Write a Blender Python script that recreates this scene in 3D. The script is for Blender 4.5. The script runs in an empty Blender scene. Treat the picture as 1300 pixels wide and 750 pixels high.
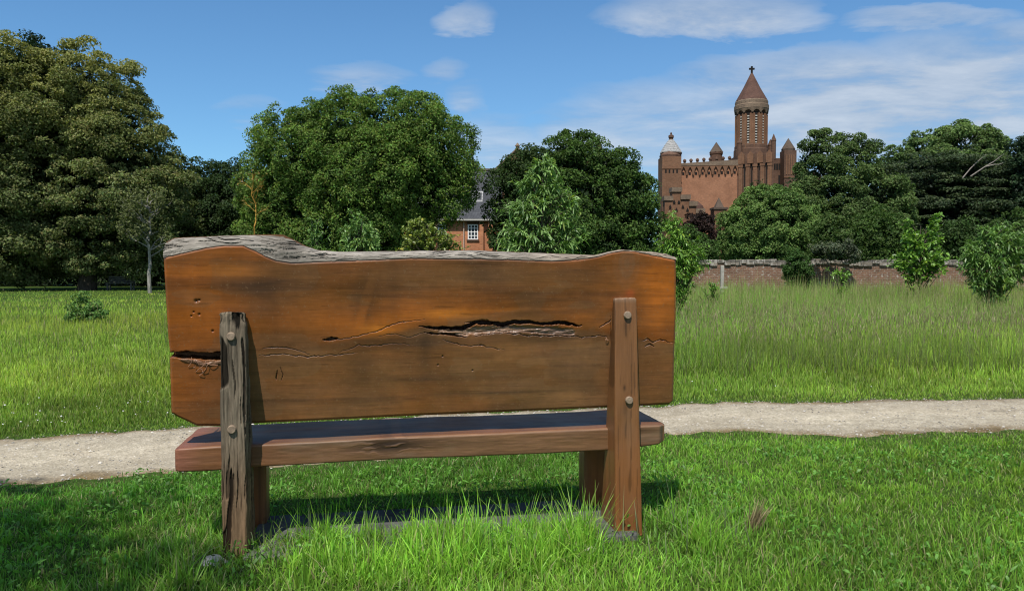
import bpy, math, random
import numpy as np
from mathutils import Vector
R = math.radians
rng = np.random.default_rng(7)
random.seed(7)
scene = bpy.context.scene
COL = scene.collection
CAMZ = 1.10
F = 975.0
PITCH = math.atan(30 / F)

# ------------------------------------------------------------------ helpers
def ray(px, py):
    x = (px - 650) / F; y = (375 - py) / F
    c, s = math.cos(PITCH), math.sin(PITCH)
    return np.array([x, c + y * s, y * c - s])       # camera pitched down by PITCH
def at(px, py, Y):
    d = ray(px, py); k = Y / d[1]
    return np.array([d[0] * k, Y, CAMZ + d[2] * k])
def zh(py, Y): return float(at(650, py, Y)[2])
def xw(px, Y): return float(at(px, 345, Y)[0])

def mesh_np(name, V, Q, mats=None, col=None, parent=None, loc=None, smooth=False, mi=None, tri=None):
    """one mesh object out of numpy vertices and quads (plus triangles)"""
    me = bpy.data.meshes.new(name)
    V = np.asarray(V, dtype=np.float32); Q = np.asarray(Q, dtype=np.int32).reshape(-1, 4)
    T = np.zeros((0, 3), np.int32) if tri is None else np.asarray(tri, np.int32).reshape(-1, 3)
    nq, nt = len(Q), len(T)
    me.vertices.add(len(V)); me.vertices.foreach_set('co', V.ravel())
    me.loops.add(nq * 4 + nt * 3)
    me.loops.foreach_set('vertex_index', np.concatenate([Q.ravel(), T.ravel()]))
    me.polygons.add(nq + nt)
    st = np.concatenate([np.arange(nq) * 4, nq * 4 + np.arange(nt) * 3]).astype(np.int32)
    me.polygons.foreach_set('loop_start', st)
    me.polygons.foreach_set('loop_total', np.concatenate([np.full(nq, 4), np.full(nt, 3)]).astype(np.int32))
    if mi is not None: me.polygons.foreach_set('material_index', np.asarray(mi, np.int32))
    me.polygons.foreach_set('use_smooth', np.full(nq + nt, smooth))
    me.update(calc_edges=True)
    if col is not None:
        a = me.color_attributes.new('Col', 'FLOAT_COLOR', 'POINT')
        c = np.ones((len(V), 4), np.float32); c[:, :3] = col
        a.data.foreach_set('color', c.ravel())
    if mats is not None:
        for m in (mats if isinstance(mats, (list, tuple)) else [mats]): me.materials.append(m)
    o = bpy.data.objects.new(name, me); COL.objects.link(o)
    if parent: o.parent = parent
    if loc is not None: o.location = loc
    return o

class MB:
    """collects simple solids into one mesh"""
    def __init__(s): s.v = []; s.f = []; s.starts = []
    def add(s, vs, fs):
        b = len(s.v); s.starts.append(b); s.v += [tuple(map(float, v)) for v in vs]; s.f += [tuple(b + i for i in f) for f in fs]
    def box(s, x0, x1, y0, y1, z0, z1):
        s.add([(x0,y0,z0),(x1,y0,z0),(x1,y1,z0),(x0,y1,z0),(x0,y0,z1),(x1,y0,z1),(x1,y1,z1),(x0,y1,z1)],
              [(0,3,2,1),(4,5,6,7),(0,1,5,4),(1,2,6,5),(2,3,7,6),(3,0,4,7)])
    def prism(s, poly, y0, y1):
        """poly in (x,z), extruded along y"""
        n = len(poly)
        s.add([(x, y0, z) for x, z in poly] + [(x, y1, z) for x, z in poly],
              [tuple(range(n)), tuple(range(2*n-1, n-1, -1))] + [(i, i+n, (i+1) % n + n, (i+1) % n) for i in range(n)])
    def lathe(s, cx, cy, prof, n=16, a0=0.0):
        """prof list of (r,z) from bottom to top"""
        vs = []; fs = []
        for r, z in prof:
            for i in range(n):
                a = a0 + 2 * math.pi * i / n
                vs.append((cx + r * math.cos(a), cy + r * math.sin(a), z))
        for k in range(len(prof) - 1):
            for i in range(n):
                j = (i + 1) % n
                fs.append((k*n+i, k*n+j, (k+1)*n+j, (k+1)*n+i))
        fs.append(tuple(range(n-1, -1, -1))); fs.append(tuple((len(prof)-1)*n + i for i in range(n)))
        s.add(vs, fs)
    def tube(s, pts, rads, n=6):
        vs, fs = tube_np(pts, rads, n)
        s.add(vs, [tuple(f) for f in fs])
    def build(s, name, mat, parent=None, bevel=0, smooth=False):
        me = bpy.data.meshes.new(name); me.from_pydata(s.v, [], s.f); me.update()
        me.materials.append(mat)
        if smooth: me.polygons.foreach_set('use_smooth', [True] * len(me.polygons))
        o = bpy.data.objects.new(name, me); COL.objects.link(o)
        if parent: o.parent = parent
        if bevel:
            m = o.modifiers.new('bevel', 'BEVEL'); m.width = bevel; m.segments = 2; m.limit_method = 'ANGLE'
        return o

def _each(self, name, mat, parent=None, sizes=8):
    """one object per solid that was added"""
    out = []; vi = 0; fs = list(self.f); groups = []
    for f in fs:
        k = max(i for i in range(len(self.starts)) if self.starts[i] <= min(f)); groups.append(k)
    for k, st in enumerate(self.starts):
        en = self.starts[k + 1] if k + 1 < len(self.starts) else len(self.v)
        b = MB(); b.v = self.v[st:en]; b.f = [tuple(i - st for i in f) for f, g in zip(fs, groups) if g == k]
        out.append(b.build(name, mat, parent))
    return out
MB.build_each = _each

def tube_np(pts, rads, n=6):
    pts = np.asarray(pts, float); m = len(pts)
    vs = []; fs = []
    for i in range(m):
        d = pts[min(i+1, m-1)] - pts[max(i-1, 0)]; d /= (np.linalg.norm(d) + 1e-9)
        a = np.cross(d, [0.13, 0.97, 0.21] if abs(d[1]) < .9 else [1, 0, 0]); a /= np.linalg.norm(a) + 1e-9
        b = np.cross(d, a)
        for k in range(n):
            t = 2 * math.pi * k / n
            vs.append(pts[i] + (a * math.cos(t) + b * math.sin(t)) * rads[i])
    for i in range(m - 1):
        for k in range(n):
            fs.append((i*n+k, i*n+(k+1) % n, (i+1)*n+(k+1) % n, (i+1)*n+k))
    return vs, fs

def tag(o, label=None, cat=None, group=None, kind=None):
    if label: o['label'] = label
    if cat: o['category'] = cat
    if group: o['group'] = group
    if kind: o['kind'] = kind
    return o
def empty(name, loc, label, cat, group=None, rz=0.0):
    o = bpy.data.objects.new(name, None); COL.objects.link(o)
    o.location = loc; o.rotation_euler = (0, 0, rz); o.empty_display_size = .3
    return tag(o, label, cat, group)

# value noise ----------------------------------------------------------------
def _h(ix, iy, iz, seed):
    n = (ix.astype(np.int64) * 374761393 + iy.astype(np.int64) * 668265263 + iz.astype(np.int64) * 2147483647 + seed * 1274126177) & 0xffffffff
    n = ((n ^ (n >> 13)) * 1274126177) & 0xffffffff
    n = ((n ^ (n >> 16)) * 668265263) & 0xffffffff
    return ((n ^ (n >> 15)) & 0xffff) / 65535.0
def vnoise(x, y, z=0.0, seed=0):
    x = np.asarray(x, float); y = np.asarray(y, float); z = np.zeros_like(x) + z
    ix, iy, iz = np.floor(x), np.floor(y), np.floor(z)
    fx, fy, fz = x - ix, y - iy, z - iz
    fx, fy, fz = [f * f * (3 - 2 * f) for f in (fx, fy, fz)]
    r = 0
    for a in (0, 1):
        for b in (0, 1):
            for c in (0, 1):
                w = (fx if a else 1 - fx) * (fy if b else 1 - fy) * (fz if c else 1 - fz)
                r = r + w * _h(ix + a, iy + b, iz + c, seed)
    return r
def fbm(x, y, z=0.0, o=4, seed=0, g=.5):
    r = 0; a = 1; t = 0
    for i in range(o):
        f = 2 ** i
        r = r + a * vnoise(np.asarray(x) * f, np.asarray(y) * f, np.asarray(z) * f, seed + i * 7); t += a; a *= g
    return r / t
def sstep(a, b, x):
    t = np.clip((x - a) / (b - a), 0, 1); return t * t * (3 - 2 * t)

# ------------------------------------------------------------------ materials
def newmat(name):
    m = bpy.data.materials.new(name); m.use_nodes = True
    nt = m.node_tree; nt.nodes.clear()
    out = nt.nodes.new('ShaderNodeOutputMaterial')
    return m, nt, out
def N(nt, t, **kw):
    n = nt.nodes.new(t)
    for k, v in kw.items():
        if k in n.inputs: n.inputs[k].default_value = v
        else: setattr(n, k, v)
    return n
def lk(nt, a, b): nt.links.new(a, b)
def coords(nt, scale=(1, 1, 1), kind='Object'):
    tc = N(nt, 'ShaderNodeTexCoord'); mp = N(nt, 'ShaderNodeMapping')
    mp.inputs['Scale'].default_value = scale
    lk(nt, tc.outputs[kind], mp.inputs[0]); return mp.outputs[0]
def noise(nt, vec, scale, detail=5, rough=.6, dist=0):
    n = N(nt, 'ShaderNodeTexNoise'); n.inputs['Scale'].default_value = scale; n.inputs['Detail'].default_value = detail
    n.inputs['Roughness'].default_value = rough; n.inputs['Distortion'].default_value = dist
    lk(nt, vec, n.inputs['Vector']); return n.outputs['Fac']
def ramp(nt, fac, stops):
    r = N(nt, 'ShaderNodeValToRGB'); e = r.color_ramp.elements
    while len(e) < len(stops): e.new(.5)
    for i, (p, c) in enumerate(stops):
        e[i].position = p; e[i].color = (*c, 1) if len(c) == 3 else c
    lk(nt, fac, r.inputs[0]); return r.outputs[0]
def mix(nt, a, b, fac, mode='MIX'):
    m = N(nt, 'ShaderNodeMix', data_type='RGBA', blend_type=mode)
    for sock, v in ((m.inputs[6], a), (m.inputs[7], b), (m.inputs[0], fac)):
        if hasattr(v, 'node'): lk(nt, v, sock)
        else: sock.default_value = v if not isinstance(v, tuple) else (*v, 1)[:4]
    return m.outputs[2]
def bump(nt, h, strength, dist=.01, base=None):
    b = N(nt, 'ShaderNodeBump'); b.inputs['Strength'].default_value = strength; b.inputs['Distance'].default_value = dist
    lk(nt, h, b.inputs['Height'])
    if base is not None: lk(nt, base, b.inputs['Normal'])
    return b.outputs[0]
def pbsdf(nt, out, col, rough=.7, spec=.3, normal=None):
    p = N(nt, 'ShaderNodeBsdfPrincipled')
    if hasattr(col, 'node'): lk(nt, col, p.inputs['Base Color'])
    else: p.inputs['Base Color'].default_value = (*col, 1)
    if hasattr(rough, 'node'): lk(nt, rough, p.inputs['Roughness'])
    else: p.inputs['Roughness'].default_value = rough
    p.inputs['Specular IOR Level'].default_value = spec
    if normal is not None: lk(nt, normal, p.inputs['Normal'])
    lk(nt, p.outputs[0], out.inputs[0]); return p

def leaf_mat(name, trans=.3, gloss=.06, rough=.45, tcol=(1.25, 1.35, .55)):
    m, nt, out = newmat(name)
    a = N(nt, 'ShaderNodeAttribute', attribute_name='Col')
    d = N(nt, 'ShaderNodeBsdfDiffuse'); lk(nt, a.outputs[0], d.inputs[0])
    t = N(nt, 'ShaderNodeBsdfTranslucent')
    tc = mix(nt, a.outputs[0], tcol, 1.0, 'MULTIPLY'); lk(nt, tc, t.inputs[0])
    s1 = N(nt, 'ShaderNodeMixShader'); s1.inputs[0].default_value = trans
    lk(nt, d.outputs[0], s1.inputs[1]); lk(nt, t.outputs[0], s1.inputs[2])
    g = N(nt, 'ShaderNodeBsdfGlossy'); g.inputs['Roughness'].default_value = rough; g.inputs[0].default_value = (1, 1, 1, 1)
    s2 = N(nt, 'ShaderNodeMixShader'); s2.inputs[0].default_value = gloss
    lk(nt, s1.outputs[0], s2.inputs[1]); lk(nt, g.outputs[0], s2.inputs[2])
    lk(nt, s2.outputs[0], out.inputs[0]); return m
M_LEAF = leaf_mat('leaf', .25, .012, .6)
M_LEAFGLOSS = leaf_mat('glossy_leaf', .32, .035, .45)
M_GRASS = leaf_mat('grass_blade', .42, .02, .5, (1.2, 1.35, .5))

def bark_mat(name, c1, c2, sc=9):
    m, nt, out = newmat(name)
    v = coords(nt, (1, 1, .35))
    f = noise(nt, v, sc, 6, .65)
    pbsdf(nt, out, ramp(nt, f, [(.3, c1), (.7, c2)]), .9, .1, bump(nt, f, .7, .03)); return m
M_BARK = bark_mat('bark', (.035, .028, .02), (.12, .10, .075))
M_BARKPALE = bark_mat('pale_bark', (.16, .15, .13), (.36, .34, .30))
M_LICHEN = bark_mat('lichen_bark', (.25, .13, .03), (.50, .30, .06))

def brick_mat(name, c1, c2, mortar, scale=1.0, bumpy=.3, blotch=((.75, .7, .66), (1.15, 1.1, 1.05)), rough=.9, pale=None, msize=.012):
    m, nt, out = newmat(name)
    tc = N(nt, 'ShaderNodeTexCoord'); sx = N(nt, 'ShaderNodeSeparateXYZ'); lk(nt, tc.outputs['Object'], sx.inputs[0])
    ad = N(nt, 'ShaderNodeMath', operation='ADD'); lk(nt, sx.outputs[0], ad.inputs[0]); lk(nt, sx.outputs[1], ad.inputs[1])
    cb = N(nt, 'ShaderNodeCombineXYZ'); lk(nt, ad.outputs[0], cb.inputs[0]); lk(nt, sx.outputs[2], cb.inputs[1])
    b = N(nt, 'ShaderNodeTexBrick'); lk(nt, cb.outputs[0], b.inputs[0])
    b.inputs['Color1'].default_value = (*c1, 1); b.inputs['Color2'].default_value = (*c2, 1); b.inputs['Mortar'].default_value = (*mortar, 1)
    b.inputs['Scale'].default_value = scale; b.inputs['Mortar Size'].default_value = msize
    b.inputs['Brick Width'].default_value = .235; b.inputs['Row Height'].default_value = .078; b.inputs['Bias'].default_value = -.1
    big = noise(nt, coords(nt, (1, 1, 1)), .55, 6, .65)
    fine = noise(nt, coords(nt, (1, 1, 2.5)), 3.2, 5, .7)
    c = mix(nt, b.outputs[0], ramp(nt, big, [(.3, blotch[0]), (.7, blotch[1])]), 1.0, 'MULTIPLY')
    c = mix(nt, c, ramp(nt, fine, [(.3, (.62, .62, .64)), (.65, (1.12, 1.1, 1.08))]), .8, 'MULTIPLY')
    if pale:
        lich = noise(nt, coords(nt), pale[1], 5, .7)
        c = mix(nt, c, pale[0], ramp(nt, lich, [(pale[2], (0, 0, 0)), (pale[2] + .1, (1, 1, 1))]))
    pbsdf(nt, out, c, rough, .15, bump(nt, b.outputs[1], -bumpy, .01)); return m
M_BRICK = brick_mat('church_brick', (.175, .088, .050), (.225, .108, .060), (.21, .145, .10), 1.0)
M_NAVE = brick_mat('nave_brick', (.33, .155, .085), (.40, .185, .10), (.32, .20, .14), 1.0)
M_BRICKDK = brick_mat('tower_brick', (.105, .060, .042), (.150, .080, .052), (.135, .10, .08), 1.0)
M_HOUSEBRICK = brick_mat('house_brick', (.52, .20, .09), (.40, .15, .07), (.42, .27, .18), 1.0)
M_STONE = brick_mat('pale_band_stone', (.26, .20, .14), (.20, .155, .115), (.14, .11, .09), .6)
M_CONE = brick_mat('roof_tile_brown', (.115, .070, .055), (.150, .084, .064), (.08, .05, .045), 1.3)
M_TROOF = brick_mat('turret_tile', (.15, .115, .09), (.12, .095, .078), (.07, .06, .05), 1.3)
M_LEAD = brick_mat('pale_roof_sheet', (.36, .36, .35), (.42, .41, .40), (.22, .22, .21), .25, blotch=((.85, .85, .85), (1.1, 1.1, 1.1)))
M_SLATE = brick_mat('slate', (.075, .08, .088), (.105, .11, .118), (.04, .04, .045), .9, blotch=((.8, .8, .8), (1.15, 1.15, 1.15)))
def plain(name, c, rough=.7, var=.25, sc=8, spec=.3):
    m, nt, out = newmat(name)
    f = noise(nt, coords(nt), sc, 5, .6)
    pbsdf(nt, out, ramp(nt, f, [(.25, tuple(x * (1 - var) for x in c)), (.75, tuple(x * (1 + var) for x in c))]), rough, spec, bump(nt, f, .25, .01)); return m
M_DARK = plain('shade_black', (.012, .01, .009), .9)  # near black, standing in for shade inside slots and recesses; also colours the cross
M_WHITE = plain('white_window_paint', (.78, .78, .76), .5, .05)
M_GLASS = plain('window_glass', (.04, .05, .06), .08, .1, 2, .8)
M_LOUVRE = plain('pale_louvre', (.44, .42, .37), .7, .15)
M_LEADPIPE = plain('pipe_paint', (.45, .33, .26), .6)
M_BOLT = plain('galvanised_bolt', (.26, .19, .13), .5, .35, 60, .5)
M_WEATHER = plain('weathered_timber', (.34, .32, .28), .9, .3, 12)
M_SLABCONC = plain('shade_dark_concrete', (.10, .10, .095), .95, .45, 9, .03)  # concrete darkened in colour to stand for shade, on pad and far bench
M_ROCK = plain('chalky_stone', (.50, .47, .42), .9, .25, 14)
M_DEADWOOD = plain('dead_branch', (.25, .22, .19), .9, .2)

# ------------------------------------------------------------------ camera, sun, sky
cam_d = bpy.data.cameras.new('camera'); cam = bpy.data.objects.new('camera', cam_d); COL.objects.link(cam)
cam_d.sensor_width = 36; cam_d.lens = F * 36 / 1300; cam_d.clip_end = 3000; cam_d.clip_start = .05
cam.location = (0, 0, CAMZ); cam.rotation_euler = (math.pi / 2 - PITCH, 0, 0)
scene.camera = cam
BENCH_A = math.atan2(.27, 1.534)
EU = np.array([math.cos(BENCH_A), math.sin(BENCH_A)]); EV = np.array([-math.sin(BENCH_A), math.cos(BENCH_A)])
tr2 = EU * .26 + EV * .58                         # horizontal travel of sunlight per metre of fall
travel = Vector((tr2[0], tr2[1], -1)).normalized()
elev = math.asin(-travel.z)
sun_d = bpy.data.lights.new('sun', 'SUN'); sun = bpy.data.objects.new('sun', sun_d); COL.objects.link(sun)
sun_d.energy = 5.0; sun_d.angle = R(.53); sun_d.color = (1, .95, .87)
sun.rotation_euler = travel.to_track_quat('-Z', 'Y').to_euler(); sun.location = (-5, -20, 30)

w = bpy.data.worlds.new('World'); scene.world = w; w.use_nodes = True
nt = w.node_tree; nt.nodes.clear()
wo = N(nt, 'ShaderNodeOutputWorld'); bg = N(nt, 'ShaderNodeBackground'); lk(nt, bg.outputs[0], wo.inputs[0])
sky = N(nt, 'ShaderNodeTexSky', sky_type='NISHITA', sun_disc=False, sun_elevation=elev, sun_rotation=math.atan2(-travel.x, -travel.y))
sky.air_density = 1.0; sky.dust_density = .3; sky.ozone_density = 2.2; sky.altitude = 20
bg.inputs[1].default_value = .113
tc = N(nt, 'ShaderNodeTexCoord'); sp = N(nt, 'ShaderNodeSeparateXYZ'); lk(nt, tc.outputs['Generated'], sp.inputs[0])
def mth(op, a, b=None, clamp=False):
    n = N(nt, 'ShaderNodeMath', operation=op); n.use_clamp = clamp
    for i, v in enumerate((a, b)):
        if v is None: continue
        if hasattr(v, 'node'): lk(nt, v, n.inputs[i])
        else: n.inputs[i].default_value = v
    return n.outputs[0]
X, Y_, Z_ = sp.outputs
zz = mth('ADD', mth('MAXIMUM', Z_, 0.0), .11)
cv = N(nt, 'ShaderNodeCombineXYZ'); lk(nt, mth('DIVIDE', X, zz), cv.inputs[0]); lk(nt, mth('DIVIDE', Y_, zz), cv.inputs[1])
def mapv(v, sc, loc=(0, 0, 0), rot=0):
    mp = N(nt, 'ShaderNodeMapping'); mp.inputs['Scale'].default_value = sc; mp.inputs['Location'].default_value = loc
    mp.inputs['Rotation'].default_value = (0, 0, rot); lk(nt, v, mp.inputs[0]); return mp.outputs[0]
c1 = noise(nt, mapv(cv.outputs[0], (.8, 1.15, 1), (3.1, 1.4, 0)), 2.3, 12, .62, .25)
c2 = noise(nt, mapv(cv.outputs[0], (1, 1, 1), (7.3, 2.2, 0)), .9, 6, .55)
# banks of cloud low over the right-hand horizon and a few small puffs, by bearing (X/Y) and height (Z/Y)
Yc_ = mth('MAXIMUM', Y_, .05)
bu_ = mth('ADD', mth('DIVIDE', X, Yc_), mth('MULTIPLY', mth('SUBTRACT', c2, .5), .17))
bw_ = mth('ADD', mth('DIVIDE', Z_, Yc_), mth('MULTIPLY', mth('SUBTRACT', c1, .5), .10))
acc = None
for (px, py, rx, ry, st) in ((580,22,46,24,.5),(460,98,70,26,.36),(557,93,36,26,.36),(597,132,36,30,.36),(900,18,170,34,.8),(1180,22,120,26,.65),(1085,82,90,24,.8),
                             (1075,108,230,60,.95),(1215,118,210,90,1.0),(1120,150,360,90,.95),(1000,195,330,60,.8),(1290,60,80,40,.9),(860,150,180,60,.6),(780,185,150,60,.65),(630,190,90,50,.5),(1010,165,220,50,.6),
                             (1500,100,260,90,.9),(330,140,60,30,.25)):
    d_ = ray(px, py); u0_, w0_ = d_[0] / d_[1], d_[2] / d_[1]
    e1 = mth('POWER', mth('ABSOLUTE', mth('DIVIDE', mth('SUBTRACT', bu_, u0_), rx / F)), 2.0); e2 = mth('POWER', mth('ABSOLUTE', mth('DIVIDE', mth('SUBTRACT', bw_, w0_), ry / F)), 2.0)
    q_ = mth('MULTIPLY', mth('SUBTRACT', 1.0, mth('ADD', e1, e2), True), st)
    acc = q_ if acc is None else mth('MAXIMUM', acc, q_)
behind = mth('MULTIPLY', mth('LESS_THAN', Y_, .1), .55)
acc = mth('MAXIMUM', mth('MULTIPLY', acc, mth('GREATER_THAN', Y_, .1)), behind)
cl = mth('MULTIPLY', acc, mth('ADD', mth('MULTIPLY', mth('SUBTRACT', c1, .5), 3.8), .85))
cmask = ramp(nt, cl, [(.06, (0, 0, 0)), (.32, (.52, .52, .52)), (.85, (1, 1, 1))])
low = mth('MULTIPLY', mth('SUBTRACT', .32, Z_), 3.0, True)
haze = mth('MULTIPLY', mth('MULTIPLY', low, mth('ADD', mth('MULTIPLY', X, .9), .42, True), True), .55, True)
skyt = mix(nt, sky.outputs[0], (.68, 1.03, 1.24), 1.0, 'MULTIPLY')
skyh = mix(nt, skyt, (2.6, 3.7, 5.4), haze)
cloudc = mix(nt, (3.2, 4.0, 5.2), (5.6, 6.1, 6.8), ramp(nt, c1, [(.38, (0, 0, 0)), (.66, (1, 1, 1))]))
fin = mix(nt, skyh, cloudc, mth('MULTIPLY', cmask, .80, True))
lk(nt, fin, bg.inputs[0])

scene.view_settings.view_transform = 'Standard'; scene.view_settings.look = 'None'; scene.view_settings.exposure = 0; scene.view_settings.gamma = 1
cy = scene.cycles
cy.max_bounces = 6; cy.diffuse_bounces = 3; cy.glossy_bounces = 2; cy.transmission_bounces = 3; cy.transparent_max_bounces = 4
cy.filter_width = 1.15; cy.use_denoising = True; cy.sample_clamp_indirect = 6
try: cy.denoiser = 'OPENIMAGEDENOISE'
except Exception: pass

# ------------------------------------------------------------------ ground, path
def path_far(x):  return np.interp(x, [-40, -3.3, -.5, 1.38, 4.4, 12, 40], [-6.2, 4.99, 5.86, 6.42, 6.58, 6.5, 4.0])
def path_near(x): return np.interp(x, [-40, -2.6, -.5, 1.02, 3.5, 12, 40], [-8.2, 3.90, 4.60, 5.10, 5.23, 5.1, 2.5])
def wob(x, s): return (fbm(x * 1.6, x * 0 + s, seed=s) - .5) * .32 + (fbm(x * 9, x * 0 + s, seed=s + 3) - .5) * .17
def pfar(x): return path_far(x) + wob(np.asarray(x, float), 11)
def pnear(x): return path_near(x) + wob(np.asarray(x, float), 23)

m, nt, out = newmat('turf_soil')
v = coords(nt)
f1 = noise(nt, v, .35, 5, .6); f2 = noise(nt, v, 22, 6, .7)
base = ramp(nt, f2, [(.3, (.028, .045, .012)), (.55, (.05, .085, .02)), (.8, (.10, .12, .045))])
c = mix(nt, base, ramp(nt, f1, [(.3, (.8, .95, .8)), (.7, (1.2, 1.1, .9))]), 1.0, 'MULTIPLY')
pbsdf(nt, out, c, .95, .05, bump(nt, f2, .6, .03)); M_TURF = m
gx = np.concatenate([-np.geomspace(900, 8, 26), np.linspace(-7.5, 7.5, 61), np.geomspace(8, 900, 26)])
gy = np.concatenate([[-400, -120, -40, -12, -4], np.linspace(0, 9, 46), np.geomspace(9.5, 1500, 40)])
GX, GY = np.meshgrid(gx, gy)
def ground_z(x, y):
    near = np.exp(-((x / 14) ** 2 + (y / 14) ** 2))
    return (fbm(np.asarray(x) * .9, np.asarray(y) * .9, seed=5, o=3) - .5) * .045 * near
GZ = ground_z(GX, GY)
V = np.stack([GX, GY, GZ], -1).reshape(-1, 3)
nx, ny = len(gx), len(gy)
idx = np.arange(nx * ny).reshape(ny, nx)
Qg = np.stack([idx[:-1, :-1], idx[:-1, 1:], idx[1:, 1:], idx[1:, :-1]], -1).reshape(-1, 4)
tag(mesh_np('ground', V, Qg, M_TURF, smooth=True), kind='structure')

m, nt, out = newmat('gravel_path')
v = coords(nt)
f1 = noise(nt, v, 1.1, 6, .65); f2 = noise(nt, v, 60, 5, .7); f3 = noise(nt, v, 9, 5, .65)
vo = N(nt, 'ShaderNodeTexVoronoi'); vo.inputs['Scale'].default_value = 85; lk(nt, v, vo.inputs['Vector'])
c = ramp(nt, f2, [(.25, (.27, .235, .18)), (.5, (.44, .395, .315)), (.8, (.60, .56, .47))])
c = mix(nt, c, ramp(nt, f3, [(.3, (.74, .72, .68)), (.7, (1.12, 1.1, 1.08))]), 1.0, 'MULTIPLY')
c = mix(nt, c, ramp(nt, f1, [(.3, (.85, .82, .78)), (.7, (1.08, 1.08, 1.06))]), 1.0, 'MULTIPLY')
c = mix(nt, c, ramp(nt, vo.outputs['Color'], [(.2, (.75, .74, .72)), (.8, (1.15, 1.14, 1.1))]), .7, 'MULTIPLY')
at_ = N(nt, 'ShaderNodeAttribute', attribute_name='Col'); c = mix(nt, c, at_.outputs[0], 1.0, 'MULTIPLY')
hh = mix(nt, f2, vo.outputs['Distance'], .5)
pbsdf(nt, out, c, .95, .1, bump(nt, hh, .7, .012)); M_PATH = m
px_ = np.linspace(-14, 14, 700); rows = 26
t = np.linspace(0, 1, rows)[:, None]
PXg = np.repeat(px_[None], rows, 0)
PYg = pnear(px_)[None] * (1 - t) + pfar(px_)[None] * t
PZg = ground_z(PXg, PYg) + .006 + (fbm(PXg * 5, PYg * 5, seed=31) - .45) * .018 * np.sin(t * np.pi)
PZg[0] -= .02; PZg[-1] -= .02
idx = np.arange(rows * 700).reshape(rows, 700)
Qp = np.stack([idx[:-1, :-1], idx[:-1, 1:], idx[1:, 1:], idx[1:, :-1]], -1).reshape(-1, 4)
te = np.minimum(t, 1 - t) + 0 * PXg; ear = sstep(.16, .0, te + (fbm(PXg * 4, PYg * 7, seed=35) - .5) * .22)[..., None]
pc = (1 - ear) * 1.0 + ear * np.array([.50, .42, .30]); dmp = sstep(.55, .75, fbm(PXg * 1.3, PYg * 4, seed=36))[..., None] * .28; pc = pc * (1 - dmp) * (1 + .15 * np.exp(-((te - .5) / .15) ** 2))[..., None]
tag(mesh_np('path', np.stack([PXg, PYg, PZg], -1).reshape(-1, 3), Qp, M_PATH, pc.reshape(-1, 3), smooth=True), kind='structure')

# loose grit on the path
def scatter_chips(name, P, size, col, mat, flat=.5, seed=0, **kw):
    r = np.random.default_rng(seed); n = len(P)
    base = np.array([[1,0,0],[0,1,0],[-1,0,0],[0,-1,0],[0,0,1],[0,0,-1]], float)
    V = base[None] * (size[:, None, None] * np.array([1, 1, flat])) * r.uniform(.6, 1.2, (n, 6, 1))
    a = r.uniform(0, 6.28, n); ca, sa = np.cos(a), np.sin(a)
    x = V[..., 0] * ca[:, None] - V[..., 1] * sa[:, None]; y = V[..., 0] * sa[:, None] + V[..., 1] * ca[:, None]
    V = np.stack([x, y, V[..., 2]], -1) + P[:, None]
    T = np.array([[0,1,4],[1,2,4],[2,3,4],[3,0,4],[1,0,5],[2,1,5],[3,2,5],[0,3,5]])
    T = (T[None] + (np.arange(n) * 6)[:, None, None]).reshape(-1, 3)
    return mesh_np(name, V.reshape(-1, 3), np.zeros((0, 4)), mat, np.repeat(col, 6, 0), tri=T, **kw)
m, nt, out = newmat('grit'); a = N(nt, 'ShaderNodeAttribute', attribute_name='Col'); pbsdf(nt, out, a.outputs[0], .9, .1); M_GRIT = m
n = 9000
x = rng.uniform(-5, 6, n); t = rng.beta(.8, .8, n); y = pnear(x) * (1 - t) + pfar(x) * t
g = rng.uniform(.18, .62, n)
tag(scatter_chips('path_grit', np.stack([x, y, ground_z(x, y) + .008], -1), np.clip(rng.lognormal(-5.4, .45, n), .002, .016), np.stack([g, g * .92, g * .8], -1), M_GRIT, seed=3),
    'loose pale grit scattered over the gravel path', 'gravel', kind='stuff')

# ------------------------------------------------------------------ grass
def straps(P, D, L, W, droop, col, segs=2, prof='grass', tipcol=1.35, basecol=.4, roll=None):
    """bent blades/leaves: start P, direction D, length L, width W"""
    n = len(P)
    t = np.linspace(0, 1, segs + 1)[None, :, None]
    C = P[:, None] + D[:, None] * (L[:, None, None] * t)
    C[..., 2] -= (droop * L)[:, None] * (t[..., 0] ** 2)
    a = rng.uniform(0, 2 * np.pi, n) if roll is None else roll
    if prof == 'grass':
        S = np.stack([np.cos(a), np.sin(a), np.zeros(n)], -1)
        wd = (1 - t[..., 0] ** 1.6) * .95 + .05
    else:
        up = np.array([0, 0, 1.0]) + rng.normal(0, .45, (n, 3))
        S = np.cross(D, up); S /= np.linalg.norm(S, axis=1, keepdims=True) + 1e-9
        wd = np.sin(np.pi * (t[..., 0] * .86 + .07)) ** .9
    off = S[:, None] * (W[:, None] * wd)[..., None] * .5
    V = np.stack([C - off, C + off], 2).reshape(-1, 3)
    k = (segs + 1) * 2
    q = np.array([[2*i, 2*i+1, 2*i+3, 2*i+2] for i in range(segs)])
    Q = (q[None] + (np.arange(n) * k)[:, None, None]).reshape(-1, 4)
    g = basecol + (tipcol - basecol) * t  # darker blade bases paint in the shade low in the sward
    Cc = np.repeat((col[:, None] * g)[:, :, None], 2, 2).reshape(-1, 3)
    return V, Q, Cc
def join(parts):
    V = []; Q = []; C = []; b = 0
    for v, q, c in parts:
        V.append(v); Q.append(q + b); C.append(c); b += len(v)
    return np.concatenate(V), np.concatenate(Q), np.concatenate(C)
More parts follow.
